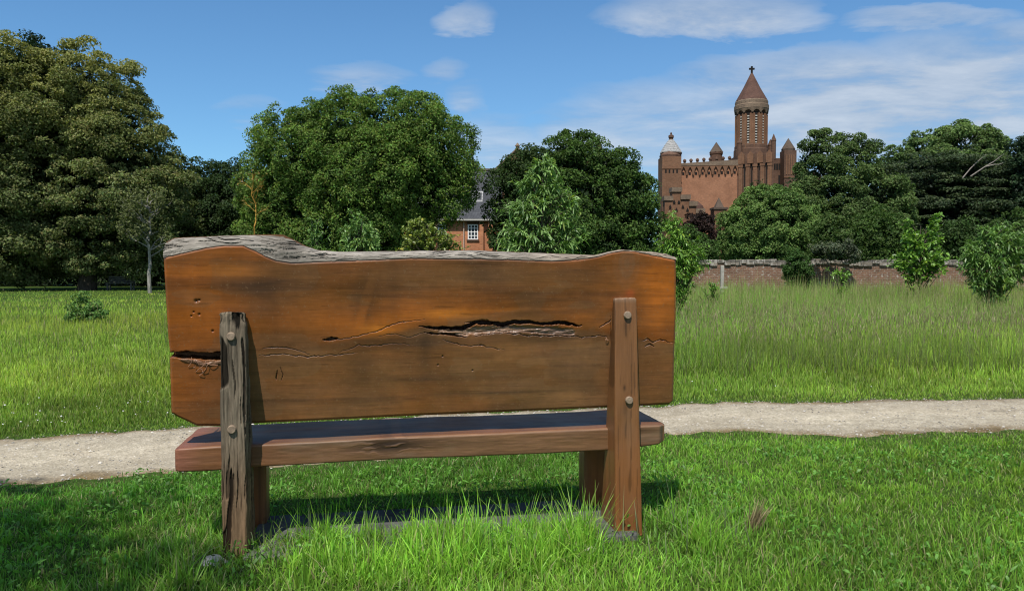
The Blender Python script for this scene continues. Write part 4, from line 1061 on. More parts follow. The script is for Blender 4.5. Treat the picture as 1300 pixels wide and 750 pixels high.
def leafy(name, label, cat, Y, lob, base_px, r0, nsh, per, ll, aspect, c1, c2, droop=(.2, .9), arch=.15):
    """young tree: shoots run from the stem to the outline, leaves sit along them"""
    L_ = np.array([lobe(*l[:3], Y) for l in lob]); bx_ = xw(base_px, Y); root = empty(name, (bx_, Y, 0), label, cat); inv = np.array([bx_, Y, 0])
    T_, dT = ell_surface(L_, nsh, .8); T_ = T_ + dT * rng.normal(-.03, .10, (len(T_), 1)) * 1.0; T_[:, 2] = np.maximum(T_[:, 2], .15)
    kk = rng.random(len(T_)) < .35; T_[kk] = T_[kk] - dT[kk] * rng.uniform(.1, .35, (kk.sum(), 1))
    S_ = np.zeros_like(T_); zt_ = L_[:, 2].max(); S_[:, 0] = bx_; S_[:, 1] = Y; S_[:, 2] = np.clip(T_[:, 2] - rng.uniform(.2, .9, len(T_)) * np.hypot(T_[:, 0] - bx_, T_[:, 1] - Y) - .1, .15, zt_)
    S_[:, :2] += (T_[:, :2] - S_[:, :2]) * rng.uniform(0, .45, (len(T_), 1))
    ln = np.linalg.norm(T_ - S_, axis=1)
    def pos(i, t): p_ = S_[i] + (T_[i] - S_[i]) * t[:, None]; p_[:, 2] += arch * ln[i] * np.sin(np.pi * t); return p_
    b = MB(); branch_geo(b, (0, 0, -.05), (0, 0, zt_ * .92), r0, r0 * .25, .02, 9, 8)
    for i in range(0, len(T_), 2):
        tt = np.linspace(0, 1, 5); b.tube(pos(np.full(5, i), tt) - inv, np.linspace(.010, .003, 5) * (Y / 16), 4)
    b.build('trunk', M_BARK, root)
    n = len(T_) * per; i = np.repeat(np.arange(len(T_)), per); t = rng.uniform(.3, 1.0, n) ** .8
    P_ = pos(i, t) + rng.normal(0, .012, (n, 3)); sd = (T_ - S_)[i] / (ln[i][:, None] + 1e-6)
    rnd = rng.normal(0, 1, (n, 3)); D_ = rnd * .75 + sd * .8 + [0, 0, .15]; D_ /= np.linalg.norm(D_, axis=1, keepdims=True)
    lf = ll * rng.uniform(.45, 1.25, n) * (1 - .35 * (t > .93))
    sh = np.repeat(rng.random(len(T_)), per); m_ = np.clip(.15 + .5 * sh + .45 * rng.random(n) + .25 * (t - .6), 0, 1)[:, None]
    c = (np.array(c1) * (1 - m_) + np.array(c2) * m_) * rng.uniform(.75, 1.2, (n, 1)); yl = rng.random(n) < .05; c[yl] = c[yl] * [1.5, 1.15, .8]
    V_, Q_, C_ = straps(P_, D_, lf, lf * aspect * rng.uniform(.8, 1.2, n), rng.uniform(*droop, n), c, 3, 'leaf', 1.1, .85)
    V_[:, 2] = np.maximum(V_[:, 2], .02)
    mesh_np('crown', V_ - inv, Q_, M_LEAFGLOSS, C_, root); return root

# young trees in the meadow
BRI1, BRI2 = (.06, .15, .02), (.24, .42, .07)
leafy('chestnut_sapling', 'tall young tree with long drooping bright leaves behind the bench', 'tree', 16,
      [(690,210,14),(665,232,18),(705,232,18),(728,258,16),(688,245,22),(648,262,16),(670,275,24),(715,285,24),(742,290,9),(650,305,24),(690,315,32),(725,320,20)], 688, .045, 420, 20, .155, .21, (.035,.09,.02), (.26,.42,.12))
leafy('fruit_sapling', 'low dark-stemmed young tree with long curling leaves at the right', 'tree', 17,
      [(1225,330,12),(1300,315,18),(1300,340,16),(1232,318,16),(1258,298,16),(1285,300,16),(1255,330,26),(1292,330,20),(1245,352,20),(1268,362,20),(1250,378,10)], 1256, .035, 520, 20, .13, .24, (.035,.09,.018), (.22,.38,.09))
leafy('fruit_sapling', 'young tree with two upright leafy tops in front of the wall', 'tree', 24,
      [(1150,285,7),(1155,300,11),(1190,278,6),(1187,292,10),(1186,308,13),(1163,320,18),(1180,330,20),(1196,335,12),(1142,333,12),(1160,345,14)], 1168, .045, 330, 18, .12, .55, BRI1, BRI2, droop=(.1, .5))
leafy('fruit_sapling', 'bright leafy young tree just beyond the right end of the bench', 'tree', 14,
      [(850,284,8),(858,298,12),(846,314,13),(872,316,14),(890,322,12),(862,335,18),(868,355,15),(860,372,12),(885,340,10)], 862, .025, 460, 18, .08, .32, BRI1, BRI2)
leafy('fruit_sapling', 'bushy bright sapling beneath the broad round tree', 'tree', 16,
      [(453,280,9),(440,295,11),(470,295,12),(455,305,18),(445,318,14),(474,315,12)], 456, .03, 240, 18, .095, .30, (.05,.12,.025), (.26,.42,.12))
leafy('fruit_sapling', 'narrow upright sapling left of the bushy bright one', 'tree', 16,
      [(400,288,6),(402,300,8),(399,314,9)], 401, .02, 70, 16, .085, .28, (.05,.12,.025), (.20,.34,.09))
leafy('fruit_sapling', 'yellowish-green sapling in front of the brick house wall', 'tree', 18,
      [(524,286,10),(532,300,14),(515,310,12),(552,292,9),(548,308,12),(566,300,8),(572,312,9),(585,312,5)], 545, .025, 300, 16, .085, .5, (.06,.12,.02), (.30,.36,.08), droop=(.1, .5))
leafy('tall_weed', 'upright bright green weed standing in the meadow before the wall', 'plant', 22, [(1062,345,5),(1070,355,6),(1076,348,5),(1066,370,7),(1078,372,6)], 1068, .01, 70, 12, .11, .3, BRI1, BRI2, droop=(.0, .4))
leafy('tall_weed', 'short green weed in the tall grass near the right end of the bench', 'plant', 18, [(905,362,5),(900,375,6),(910,378,6)], 905, .01, 45, 12, .09, .25, BRI1, BRI2, droop=(.0, .4))
tree('weed_bush', 'dark leafy clump standing alone in the meadow at the left', 'shrub', 16.5,
     [(108,388,13),(98,398,12),(118,399,12),(108,404,15)], 108, .012, 2200, .06, .08, (.06,.13,.03), (.17,.30,.08), core=.05, jit=.7, sparse=.25)

# bare sapling with a pale stem, thin leaves
def sapling(name, label, Y, base_px, fork_py, top_py, spread_px, bark, trunk_r, n_leaf, leafc, nbr=13, leaf=.14):
    bx_ = xw(base_px, Y); zf_ = zh(fork_py, Y); zt_ = zh(top_py, Y); sp_ = spread_px * Y / F
    root = empty(name, (bx_, Y, 0), label, 'tree'); b = MB(); tips = []
    main = branch_geo(b, (0, 0, -.05), (.0, 0, zt_ * .93), trunk_r, trunk_r * .2, .02, 12, 8)
    for i in range(nbr):
        t = zf_ + (zt_ - zf_) * (i / nbr) * .8; a = rng.uniform(0, 6.28); l = sp_ * (1 - .55 * i / nbr) * rng.uniform(.65, 1.1)
        j = min(11, int(t / (zt_ * .93) * 11)); p0 = np.array([main[j][0], main[j][1], t])
        e = p0 + np.array([math.cos(a) * l, math.sin(a) * l * .8, l * rng.uniform(.35, .95)])
        pts = branch_geo(b, p0, e, trunk_r * .38, trunk_r * .08, .1, 6, 5); tips.append(e)
        for q in range(4):
            s0 = pts[2 + q % 3]; e2 = s0 + (e - p0) * .45 + rng.normal(0, l * .25, 3); branch_geo(b, s0, e2, trunk_r * .16, trunk_r * .04, .1, 5, 4); tips.append(e2)
    b.build('trunk', bark, root)
    T_ = np.array(tips); k = rng.choice(len(T_), n_leaf); P_ = T_[k] + rng.normal(0, sp_ * .09, (n_leaf, 3))
    Nn = rng.normal(0, 1, (n_leaf, 3)) + [0, -.3, .6]; Nn /= np.linalg.norm(Nn, axis=1, keepdims=True)
    V_, Q_, C_ = leaf_quads(P_, Nn, leaf * rng.uniform(.6, 1.3, n_leaf), .6, np.array(leafc) * rng.uniform(.6, 1.3, (n_leaf, 1)))
    mesh_np('crown', V_, Q_, M_LEAF, C_, root)
    return root
sapling('young_tree', 'pale-stemmed young tree with thin twiggy crown at the meadow edge', 39.5, 190, 326, 238, 44, M_BARKPALE, .10, 2600, (.12, .14, .05), 18, .16)
sapling('dead_sapling', 'leafless sapling with orange lichened branches behind the bench top', 38, 322, 275, 210, 26, M_LICHEN, .06, 60, (.25, .18, .05), 9)
# pale dead limb high in the cedar belongs to it
b = MB()
for pts in ([(1222,226),(1232,214),(1240,206),(1252,196)], [(1232,224),(1250,212),(1262,205),(1275,195)], [(1250,212),(1262,209),(1268,209),(1276,206)]):
    b.tube([at(x_, y_, 64.5) for x_, y_ in pts], [.05, .045, .03, .02][:len(pts)], 5)
dl = b.build('dead_limb', M_DEADWOOD); ced = bpy.data.objects['cedar_tree']; dl.parent = ced
dl.data.transform(__import__('mathutils').Matrix.Translation(-ced.location))

# the tree behind the photographer whose shade falls on the lawn at the left
def shade_tree():
    H = 6.0; gx0, gy0 = -2.45, 2.85
    cx0, cy0 = gx0 - tr2[0] * H, gy0 - tr2[1] * H
    L_ = np.array([[cx0, cy0, H, 1.0, .75, .55], [cx0 - 1.3, cy0 + .1, H, 1.2, .9, .7], [cx0 + .35, cy0 - .7, H + .1, 1.0, .8, .6], [cx0 - .9, cy0 - 1.4, H + .4, 1.6, 1.2, 1.0],[cx0 + .75, cy0 - 1.0, H, .6, .5, .35]])
    root = empty('ash_tree', (cx0 - 1.6, cy0 - 1.2, 0), 'leafy tree behind the viewer shading the lawn at the lower left', 'tree')
    inv = np.array([cx0 - 1.6, cy0 - 1.2, 0]); b = MB()
    branch_geo(b, (0, 0, -.05), (0, 0, 4.4), .17, .12, .02)
    for l in L_: branch_geo(b, (0, 0, 4.2), l[:3] - inv, .07, .02, .05)
    b.build('trunk', M_BARK, root, smooth=True)
    V_, Q_, C_ = crown_geo(L_, 26000, .10, .2, GRN1, GRN2, core=.4, jit=.7, sparse=.15)
    mesh_np('crown', V_ - inv, Q_, M_LEAF, C_, root)
shade_tree()

# ------------------------------------------------------------------ old garden wall
Yw = 34.0
M_OLDWALL = brick_mat('old_brick', (.22, .115, .075), (.155, .085, .06), (.24, .20, .16), 1.0, .5, pale=((.38, .35, .30), 6.0, .56))
M_COPING = brick_mat('coping_stone', (.26, .235, .20), (.18, .165, .14), (.10, .10, .09), .35, .5, pale=((.36, .33, .29), 7.0, .50))
wall = empty('garden_wall', (xw(1100, Yw), Yw, 0), 'old red brick garden wall with a grey coping across the meadow', 'wall')
wx = float(wall.location.x)
x0w, x1w = xw(790, Yw) - wx, xw(1560, Yw) - wx
nseg = 240; xs = np.linspace(x0w, x1w, nseg)
ztw = zh(333, Yw) + (fbm(xs * .5, xs * 0, seed=151) - .5) * .10
V = []; 
nzs = 14
for fy, sg in ((0, 1),):
    zz2 = np.linspace(0, 1, nzs)[:, None]
    Xg = np.repeat(xs[None], nzs, 0); Zq = zz2 * ztw[None]; Yq = (fbm(Xg * 2, Zq * 2, seed=152) - .5) * .07
Vf = np.stack([Xg, Yq, Zq], -1).reshape(-1, 3); idx = np.arange(nseg * nzs).reshape(nzs, nseg)
Qf = np.stack([idx[:-1, :-1], idx[:-1, 1:], idx[1:, 1:], idx[1:, :-1]], -1).reshape(-1, 4)
Vk = Vf.copy(); Vk[:, 1] = .35; Qk = Qf[:, ::-1] + len(Vf)
mesh_np('brickwork', np.concatenate([Vf, Vk]), np.concatenate([Qf, Qk]), M_OLDWALL, parent=wall)
# uneven coping stones: surface pattern of one part
b = MB(); xx0 = x0w
while xx0 < x1w:
    wd = random.uniform(.18, .42); zt = float(np.interp(xx0 + wd / 2, xs, ztw)); h = random.uniform(.06, .14)
    b.box(xx0, xx0 + wd - .012, -.07 + random.uniform(-.02, .02), .42, zt - .03 - random.uniform(0, .14), zt + h); xx0 += wd
b.build('coping', M_COPING, wall, .02)

# weathered stake in the meadow
b = MB(); Ys = 27.0; sx_ = xw(917, Ys)
st_ = empty('wooden_stake', (sx_, Ys, 0), 'pale weathered wooden stake in the meadow before the wall', 'stake')
b.box(-.055, .055, -.05, .05, -.05, zh(337, Ys)); b.build('post', M_WEATHER, st_, .01)
b = MB(); b.box(-.10, .16, -.08, -.052, .50, .58); b.build('crosspiece', M_WEATHER, st_, .006)

# far bench under the trees
Yb = 45.5; p = xw(152, Yb)
fb = empty('park_bench', (p, Yb, 0), 'distant grey bench in deep shade under the olive trees', 'bench')
b = MB(); b.box(-.8, .8, -.15, .25, .40, .45); b.build('seat', M_SLABCONC, fb, .01)  # dark concrete colour stands in for the deep shade on this bench
b = MB()
for i in range(3): b.box(-.8, .8, .26, .30, .50 + i * .12, .59 + i * .12)
b.build('backrest', M_SLABCONC, fb, .005)
for sx__ in (-.7, .7):
    for ya_, yb_ in ((-.12, -.04), (.20, .258)): b = MB(); b.box(sx__ - .04, sx__ + .04, ya_, yb_, 0, .40); b.build('leg', M_SLABCONC, fb)

# ------------------------------------------------------------------ brick house with slate roof
Yh = 70.0
hx = xw(575, Yh); house = empty('brick_house', (hx, Yh, 0), 'orange brick house with a steep slate roof behind the round tree', 'house')
def HX(px, Y=Yh): return xw(px, Y) - hx
ze = zh(279, Yh); zr_ = zh(219, Yh + 5.5)
b = MB(); b.box(HX(470), HX(634), 0, 11, 0, ze); b.build('wall', M_HOUSEBRICK, house)
b = MB(); b.add([(HX(466), -.45, ze - .1), (HX(637), -.45, ze - .1), (HX(637), 5.5, zr_), (HX(466), 5.5, zr_), (HX(466), 11.45, ze - .1), (HX(637), 11.45, ze - .1),
                 (HX(466), -.45, ze + .08), (HX(637), -.45, ze + .08), (HX(637), 5.5, zr_ + .2), (HX(466), 5.5, zr_ + .2), (HX(466), 11.45, ze + .08), (HX(637), 11.45, ze + .08)],
                [(6,7,8,9),(9,8,11,10),(0,3,2,1),(3,4,5,2),(0,1,7,6),(1,2,8,7),(2,5,11,8),(0,6,9,3),(3,9,10,4),(4,10,11,5)])
roof = b.build('roof', M_SLATE, house)
b = MB(); b.box(HX(466), HX(637), 5.3, 5.7, zr_ + .16, zr_ + .36); b.build('ridge', plain('ridge_tile', (.12, .10, .09), .8), roof)
sl_ = (zr_ - ze) / 5.95
def roofz(y): return ze + .08 + (y + .45) * sl_
b = MB()
y0_, y1_ = 1.6, 2.7
for (xa, xb, ya, yb) in ((598, 612, 1.5, 1.62), (598, 612, 2.6, 2.72), (598, 599.5, 1.6, 2.6), (604.5, 605.5, 1.6, 2.6), (610.5, 612, 1.6, 2.6)):
    b.add([(HX(xa), ya, roofz(ya) + .03), (HX(xb), ya, roofz(ya) + .03), (HX(xb), yb, roofz(yb) + .03), (HX(xa), yb, roofz(yb) + .03),
           (HX(xa), ya, roofz(ya) + .13), (HX(xb), ya, roofz(ya) + .13), (HX(xb), yb, roofz(yb) + .13), (HX(xa), yb, roofz(yb) + .13)], [(0,3,2,1),(4,5,6,7),(0,1,5,4),(1,2,6,5),(2,3,7,6),(3,0,4,7)])
sky_l = b.build('skylight', M_LEAD, roof)
b = MB(); b.box(HX(466), HX(637), -.58, -.46, ze - .12, ze + .02); b.build('gutter', M_LOUVRE, house, .02)
for xa, xb in ((594, 607), (556, 566), (500, 512)):
    za, zb = zh(304, Yh), zh(285, Yh); X0, X1 = HX(xa), HX(xb)
    b = MB(); fw = .09
    b.box(X0, X1, -.05, .05, zb - fw, zb); b.box(X0, X1, -.05, .05, za, za + fw); b.box(X0, X0 + fw, -.05, .05, za + fw, zb - fw); b.box(X1 - fw, X1, -.05, .05, za + fw, zb - fw)
    nb_ = 3 if xb - xa > 11 else 2
    for i in range(1, nb_): xm_ = X0 + (X1 - X0) * i / nb_; b.box(xm_ - .035, xm_ + .035, -.045, .03, za + fw, zb - fw)
    for i in range(1, 4): zm_ = za + (zb - za) * i / 4; b.box(X0 + fw, X1 - fw, -.042, .028, zm_ - .03, zm_ + .03)
    fr = b.build('window', M_WHITE, house)
    b = MB(); b.box(X0 + .04, X1 - .04, -.02, -.005, za + .04, zb - .04); b.build('pane', M_GLASS, fr)
    b = MB(); b.box(X0 - .1, X1 + .1, -.12, -.003, za - .14, za - .003); b.build('sill', M_BRICKDK, fr)
    b = MB(); b.prism([(X0 - .1, zb + .005), (X1 + .1, zb + .005), (X1 + .1, zb + .25), ((X0 + X1) / 2, zb + .42), (X0 - .1, zb + .25)], -.04, -.003); b.build('lintel', M_BRICKDK, fr)
for xa, xb in ((609, 614), (620, 626)):
    b = MB(); b.box(HX(xa), HX(xb), -.35, -.003, 0, ze - .25); b.prism([(HX(xa), ze - .25), (HX(xb), ze - .25), (HX(xb) - .05, ze - .12), (HX(xa) + .05, ze - .12)], -.3, -.003); b.build('pilaster', M_HOUSEBRICK, house)
b = MB(); b.tube([(HX(589), -.10, 0), (HX(589), -.10, ze - .15), (HX(589), -.5, ze - .05)], [.06, .06, .06], 8); b.build('drainpipe', M_LEADPIPE, house)

Yg = 86.0; gxo = xw(660, Yg)
gab = empty('gabled_hall', (gxo, Yg, 0), 'tall brick gable and pinnacle peeping over the dark trees', 'building')
def GXx(px): return xw(px, Yg) - gxo
def GZz(py): return zh(py, Yg)
b = MB(); b.prism([(GXx(624), 0), (GXx(690), 0), (GXx(690), GZz(222)), (GXx(657), GZz(189)), (GXx(624), GZz(222))], 0, 24); b.build('wall', M_BRICK, gab)
b = MB()
b.prism([(GXx(622), GZz(224)), (GXx(657), GZz(189) + .02), (GXx(657), GZz(187)), (GXx(621), GZz(221))], -.2, .3)
b.prism([(GXx(657), GZz(189) + .02), (GXx(692), GZz(224)), (GXx(693), GZz(221)), (GXx(657), GZz(187))], -.2, .3); b.build('coping', M_STONE, gab)
b = MB(); b.prism([(GXx(642), GZz(211)), (GXx(646), GZz(211)), (GXx(646), GZz(206)), (GXx(644), GZz(203)), (GXx(642), GZz(206))], -.02, .0); b.build('opening', M_DARK, gab)
b = MB(); b.lathe(GXx(657), .3, [(.25, GZz(189)), (.18, GZz(186)), (.3, GZz(185)), (.05, GZz(181))], 8); b.build('finial', M_STONE, gab)
b = MB(); b.tube([(GXx(683), 6, GZz(196)), (GXx(679), 6, GZz(190)), (GXx(677), 6, GZz(180))], [.3, .12, .05], 6); b.build('spike', M_STONE, gab)
b = MB(); b.box(GXx(690.2), GXx(772), 2, 22, 0, GZz(205)); b.prism([(GXx(690.3), GZz(205)), (GXx(772), GZz(205)), (GXx(765), GZz(196)), (GXx(695), GZz(196))], 4, 20); b.build('side_range', M_BRICK, gab)
b = MB(); b.box(GXx(762), GXx(769), 4, 4.7, GZz(200), GZz(182)); b.lathe(GXx(765.5), 4.35, [(.42, GZz(182)), (.42, GZz(180)), (.28, GZz(178)), (.30, GZz(175)), (.05, GZz(171.5))], 8); b.build('pinnacle', M_BRICKDK, gab)

# ------------------------------------------------------------------ abbey church
Yc = 115.0; cxo = xw(920, Yc)
ch = empty('abbey_church', (cxo, Yc, 0), 'red brick abbey church with round spired tower and pointed corner turrets', 'church')
def CX(px, Y=Yc): return xw(px, Y) - cxo
def CZ(py, Y=Yc): return zh(py, Y)
PXM = Yc / F
# nave wall
b = MB(); b.box(CX(861), CX(936), 0, 16, 0, CZ(211)); b.build('nave_wall', M_NAVE, ch)
b = MB(); b.prism([(CX(861), CZ(208)), (CX(936), CZ(203)), (CX(936), CZ(210)), (CX(861), CZ(211) + .0)], -.30, 15.9); b.build('parapet', M_STONE, ch)
# corbel table of pointed arches
b = MB(); na = 9; wA = (CX(935.5) - CX(862.5)) / na
for i in range(na):
    xa = CX(862.5) + i * wA; zt2 = CZ(211) - .02 + (CZ(207.5) - CZ(211)) * i / na * .6; hA = 1.38
    zb2 = zt2 - hA
    for sgn in (0, 1):
        fl = (lambda q: xa + q * wA) if sgn == 0 else (lambda q: xa + wA - q * wA)
        pl = [(fl(0), zt2), (fl(.5), zt2), (fl(.5), zt2 - .10 * hA), (fl(.34), zt2 - .26 * hA), (fl(.20), zt2 - .5 * hA), (fl(.14), zb2 + .15), (fl(.08), zb2), (fl(0), zb2)]
        b.prism(pl if sgn == 0 else pl[::-1], -.26, -.004)
b.build('corbel_arches', M_BRICK, ch)
b = MB()
for i in range(na):
    xa = CX(862.5) + i * wA; zt2 = CZ(211) + (CZ(207.5) - CZ(211)) * i / na * .6
    b.box(xa + .32 * wA, xa + .68 * wA, -.02, -.003, zt2 - 1.36, zt2 - .92)
b.build_each('arch_recess', M_DARK, ch)
b = MB()
for i in range(8):
    xc = CX(868 + i * 8.1); z0 = CZ(207.8 - i * .55); b.lathe(xc, -.1, [(.17, z0 - .2), (.17, z0 + .2), (.27, z0 + .28), (.24, z0 + .52), (.05, z0 + .66)], 8)
b.build_each('battlement', M_BRICKDK, ch)
def pavilion(name, xa, xb, y_off, depth, pyt, roof_py, apex_py, mat, rmat, n=8, slots=0, sides='sq'):
    """square turret with pyramid or cone roof"""
    b = MB(); b.box(CX(xa), CX(xb), y_off, y_off + depth, 0, CZ(pyt)); o = b.build(name, mat, ch)
    xc = (CX(xa) + CX(xb)) / 2; yc = y_off + depth / 2; r = (CX(xb) - CX(xa)) / 2
    b = MB(); b.lathe(xc, yc, [(r * 1.06, CZ(pyt) + .003), (r * 1.1, CZ(pyt) + .3), (r * 1.1, CZ(roof_py) - .0), (.02, CZ(apex_py))], n, math.pi / n)
    b.build('roof', rmat, o)
    return o, xc, yc, r
# left end turret with pale cone
o, xc, yc, r = pavilion('corner_turret', 838, 861.8, -1.2, 3.2, 200, 197, 188, M_BRICK, M_BRICKDK)
b = MB(); b.lathe(CX(853), 1.2, [(13.2 * PXM, CZ(206)), (13.2 * PXM, CZ(195)), (13.8 * PXM, CZ(194.5)), (13.8 * PXM, CZ(193))], 16); b.build('lantern', M_BRICKDK, ch)
b = MB(); b.lathe(CX(853), 1.2, [(14.2 * PXM, CZ(193) + .003), (12.6 * PXM, CZ(190)), (8.5 * PXM, CZ(183)), (3.2 * PXM, CZ(176))], 12); b.build('pale_cone', M_LEAD, ch)
b = MB(); b.lathe(CX(853), 1.2, [(.34, CZ(176)), (.30, CZ(174)), (.42, CZ(173)), (.40, CZ(170.5)), (.12, CZ(169)), (.16, CZ(167.5)), (.03, CZ(166))], 10); b.build('finial', M_BRICKDK, ch)
b = MB()
for px in (842.5, 847, 852, 856.5):
    b.box(CX(px) - .12, CX(px) + .12, -1.22, -1.203, CZ(221), CZ(217))
b.build_each('slot', M_DARK, o)
b = MB(); b.box(CX(843), CX(845), -1.26, -1.203, 0, CZ(223)); b.box(CX(854), CX(856), -1.26, -1.203, 0, CZ(223)); b.box(CX(838) - .05, CX(861.8) + .05, -1.28, -1.203, CZ(215.8), CZ(214.3)); b.build_each('rib', M_BRICK, o)
# small turret rising behind the parapet
b = MB(); b.lathe(CX(921.5), 6, [(8.0 * PXM, CZ(214)), (8.0 * PXM, CZ(197) + .9), (8.8 * PXM, CZ(196) + .9), (9.0 * PXM, CZ(193.5) + .9)], 12); tt_ = b.build('stair_turret', M_BRICKDK, ch)
b = MB(); b.lathe(CX(921.5), 6, [(9.2 * PXM, CZ(193.5) + .903), (.03, CZ(180.5) + 1.0)], 8, math.pi / 8); b.build('roof', M_TROOF, tt_)
# tower base, seen at a slight angle
b = MB()
tb = [(CX(935), .0), (CX(973.5), -2.6), (CX(984), 2.0), (CX(984), 7), (CX(937), 7)]
nT = len(tb); zT = CZ(197)
b.add([(x_, y_, 0) for x_, y_ in tb] + [(x_, y_, zT) for x_, y_ in tb], [tuple(range(nT))[::-1], tuple(range(nT, 2*nT))] + [(i, (i+1) % nT, (i+1) % nT + nT, i + nT) for i in range(nT)])
tbase = b.build('tower_base', M_BRICKDK, ch)
fx = np.array([CX(973.5) - CX(935), -2.6]); fl_ = np.linalg.norm(fx); fxn = fx / fl_; fn = np.array([fxn[1], -fxn[0]])
if fn[1] > 0: fn = -fn
def onface(s_, out_): p_ = np.array([CX(935), 0]) + fxn * s_ * fl_ + fn * out_; return p_
b = MB(); bs = MB()
for k in range(5):
    sa, sb_ = k / 5 + .045, k / 5 + .155
    for (s0, s1, o0, o1, z0, z1) in ((sa, sb_, .0, .28, 0, CZ(213)), (sa - .012, sb_ + .012, .0, .34, CZ(213) + .0, CZ(210))):
        q = [onface(s0, o0), onface(s1, o0), onface(s1, o1), onface(s0, o1)]
        b.add([(*p_, z0) for p_ in q] + [(*p_, z1) for p_ in q], [(0,1,2,3),(7,6,5,4),(0,4,5,1),(1,5,6,2),(2,6,7,3),(3,7,4,0)])
for k in range(4):
    sc_ = (k + 1) / 5 + .0
    q = [onface(sc_ - .014, .003), onface(sc_ + .014, .003), onface(sc_ + .014, .03), onface(sc_ - .014, .03)]
    bs.add([(*p_, CZ(246)) for p_ in q] + [(*p_, CZ(212)) for p_ in q], [(0,1,2,3),(7,6,5,4),(0,4,5,1),(1,5,6,2),(2,6,7,3),(3,7,4,0)])
    q = [onface(sc_ - .035, .031), onface(sc_ + .035, .031), onface(sc_ + .035, .06), onface(sc_ - .035, .06)]
    bs.add([(*p_, CZ(213.5)) for p_ in q] + [(*p_, CZ(209.5)) for p_ in q], [(0,1,2,3),(7,6,5,4),(0,4,5,1),(1,5,6,2),(2,6,7,3),(3,7,4,0)])
b.build_each('buttress_rib', M_BRICK, tbase); bs.build_each('slot', M_DARK, tbase)
tcx, tcy = CX(958.3), 2.4
# stepped shoulder with gablets
b = MB(); b.lathe(tcx, tcy, [(21.8 * PXM, CZ(197) + .003), (21.6 * PXM, CZ(188)), (20.8 * PXM, CZ(187)), (20.8 * PXM, CZ(183)), (19.4 * PXM, CZ(181.5))], 12, math.pi / 12); b.build('tower_shoulder', M_BRICKDK, ch)
for px, yy_, r_, pa, pb in ((938, .3, 3.0, 182, 174.5), (975, -1.9, 2.8, 182, 173), (982.5, 2.2, 2.9, 182, 173.5)):
    b = MB(); b.lathe(CX(px), yy_, [(r_ * PXM, CZ(205)), (r_ * PXM, CZ(pa)), (r_ * 1.12 * PXM, CZ(pa)), (r_ * 1.12 * PXM, CZ(pa - 1)), (.03, CZ(pb))], 8, math.pi / 8); b.build('pinnacle', M_BRICKDK, ch)
b = MB()
for s_, hw in ((.12, .085), (.37, .085), (.63, .085), (.88, .085)):
    p0_, p1_ = onface(s_ - hw, .30), onface(s_ + hw, .30); q0_, q1_ = onface(s_ - hw, .0), onface(s_ + hw, .0); pm_, qm_ = onface(s_, .30), onface(s_, .0)
    b.add([(*p0_, CZ(209)), (*p1_, CZ(209)), (*p1_, CZ(198)), (*pm_, CZ(193.5)), (*p0_, CZ(198)), (*q0_, CZ(209)), (*q1_, CZ(209)), (*q1_, CZ(198)), (*qm_, CZ(193.5)), (*q0_, CZ(198))],
          [(0,1,2,3,4),(9,8,7,6,5),(0,5,6,1),(1,6,7,2),(2,7,8,3),(3,8,9,4),(4,9,5,0)])
b.build_each('gablet', M_BRICK, tbase)
# drum with louvred lights
Rd = 19.6 * PXM; ND = 12
b = MB(); b.lathe(tcx, tcy, [(Rd * .93, CZ(190)), (Rd * .93, CZ(137))], 48); drum = b.build('tower_drum', M_BRICKDK, ch)
b = MB(); bd = MB(); bl = MB()
def radial(bb, ang, half, r0, r1, z0, z1):
    c_, s_ = math.cos(ang), math.sin(ang); t_ = (-s_, c_)
    pts = [(tcx + c_ * rr - t_[0] * h_, tcy + s_ * rr - t_[1] * h_) for rr, h_ in ((r0, half), (r0, -half), (r1, -half), (r1, half))]
    bb.add([(*p_, z0) for p_ in pts] + [(*p_, z1) for p_ in pts], [(0,1,2,3),(7,6,5,4),(0,4,5,1),(1,5,6,2),(2,6,7,3),(3,7,4,0)])
for k in range(ND):
    am = -math.pi / 2 + 2 * math.pi * k / ND + R(1.5); ap = am + math.pi / ND
    radial(b, ap, .40, Rd * .90, Rd * 1.0, CZ(190), CZ(144)); radial(b, ap - .10, .10, Rd * .9, Rd * 1.035, CZ(189), CZ(143)); radial(b, ap + .10, .10, Rd * .9, Rd * 1.035, CZ(189), CZ(143))
    radial(bd, am, .26, Rd * .9, Rd * .936, CZ(188), CZ(141))
    for j in range(13):
        z_ = CZ(187.5 - j * 3.35); radial(bl, am, .15, Rd * .91, Rd * .965, z_, z_ + .17)
b.build_each('colonnette', M_BRICK, drum); bd.build_each('belfry_light', M_DARK, drum); bl.build('louvres', M_LOUVRE, drum)
# corbelled crown band with arched lower edge
b = MB()
for k in range(ND):
    am = -math.pi / 2 + 2 * math.pi * k / ND + R(1.5)
    for j in range(8):
        a0_ = am - math.pi / ND + j * 2 * math.pi / ND / 8; a1_ = a0_ + 2 * math.pi / ND / 8; q = (j + .5) / 8 * 2 - 1
        zlo = CZ(146) + (CZ(138.5) - CZ(146)) * math.sqrt(max(0, 1 - q * q)) ** .8
        vs = []
        for a_2 in (a0_, a1_):
            for rr, z_ in ((Rd * .94, zlo), (Rd * 1.05, zlo), (Rd * 1.09, CZ(136)), (Rd * .94, CZ(136))):
                vs.append((tcx + rr * math.cos(a_2), tcy + rr * math.sin(a_2), z_))
        b.add(vs, [(0,3,2,1),(4,5,6,7),(0,1,5,4),(1,2,6,5),(3,7,6,2),(0,4,7,3)])
b.build('arched_corbels', M_STONE, ch)
b = MB(); b.lathe(tcx, tcy, [(Rd * 1.10, CZ(136) + .004), (Rd * 1.10, CZ(131)), (Rd * 1.05, CZ(130)), (Rd * 1.05, CZ(126)), (Rd * 1.0, CZ(124.5))], 36); b.build('crown_band', M_STONE, ch)
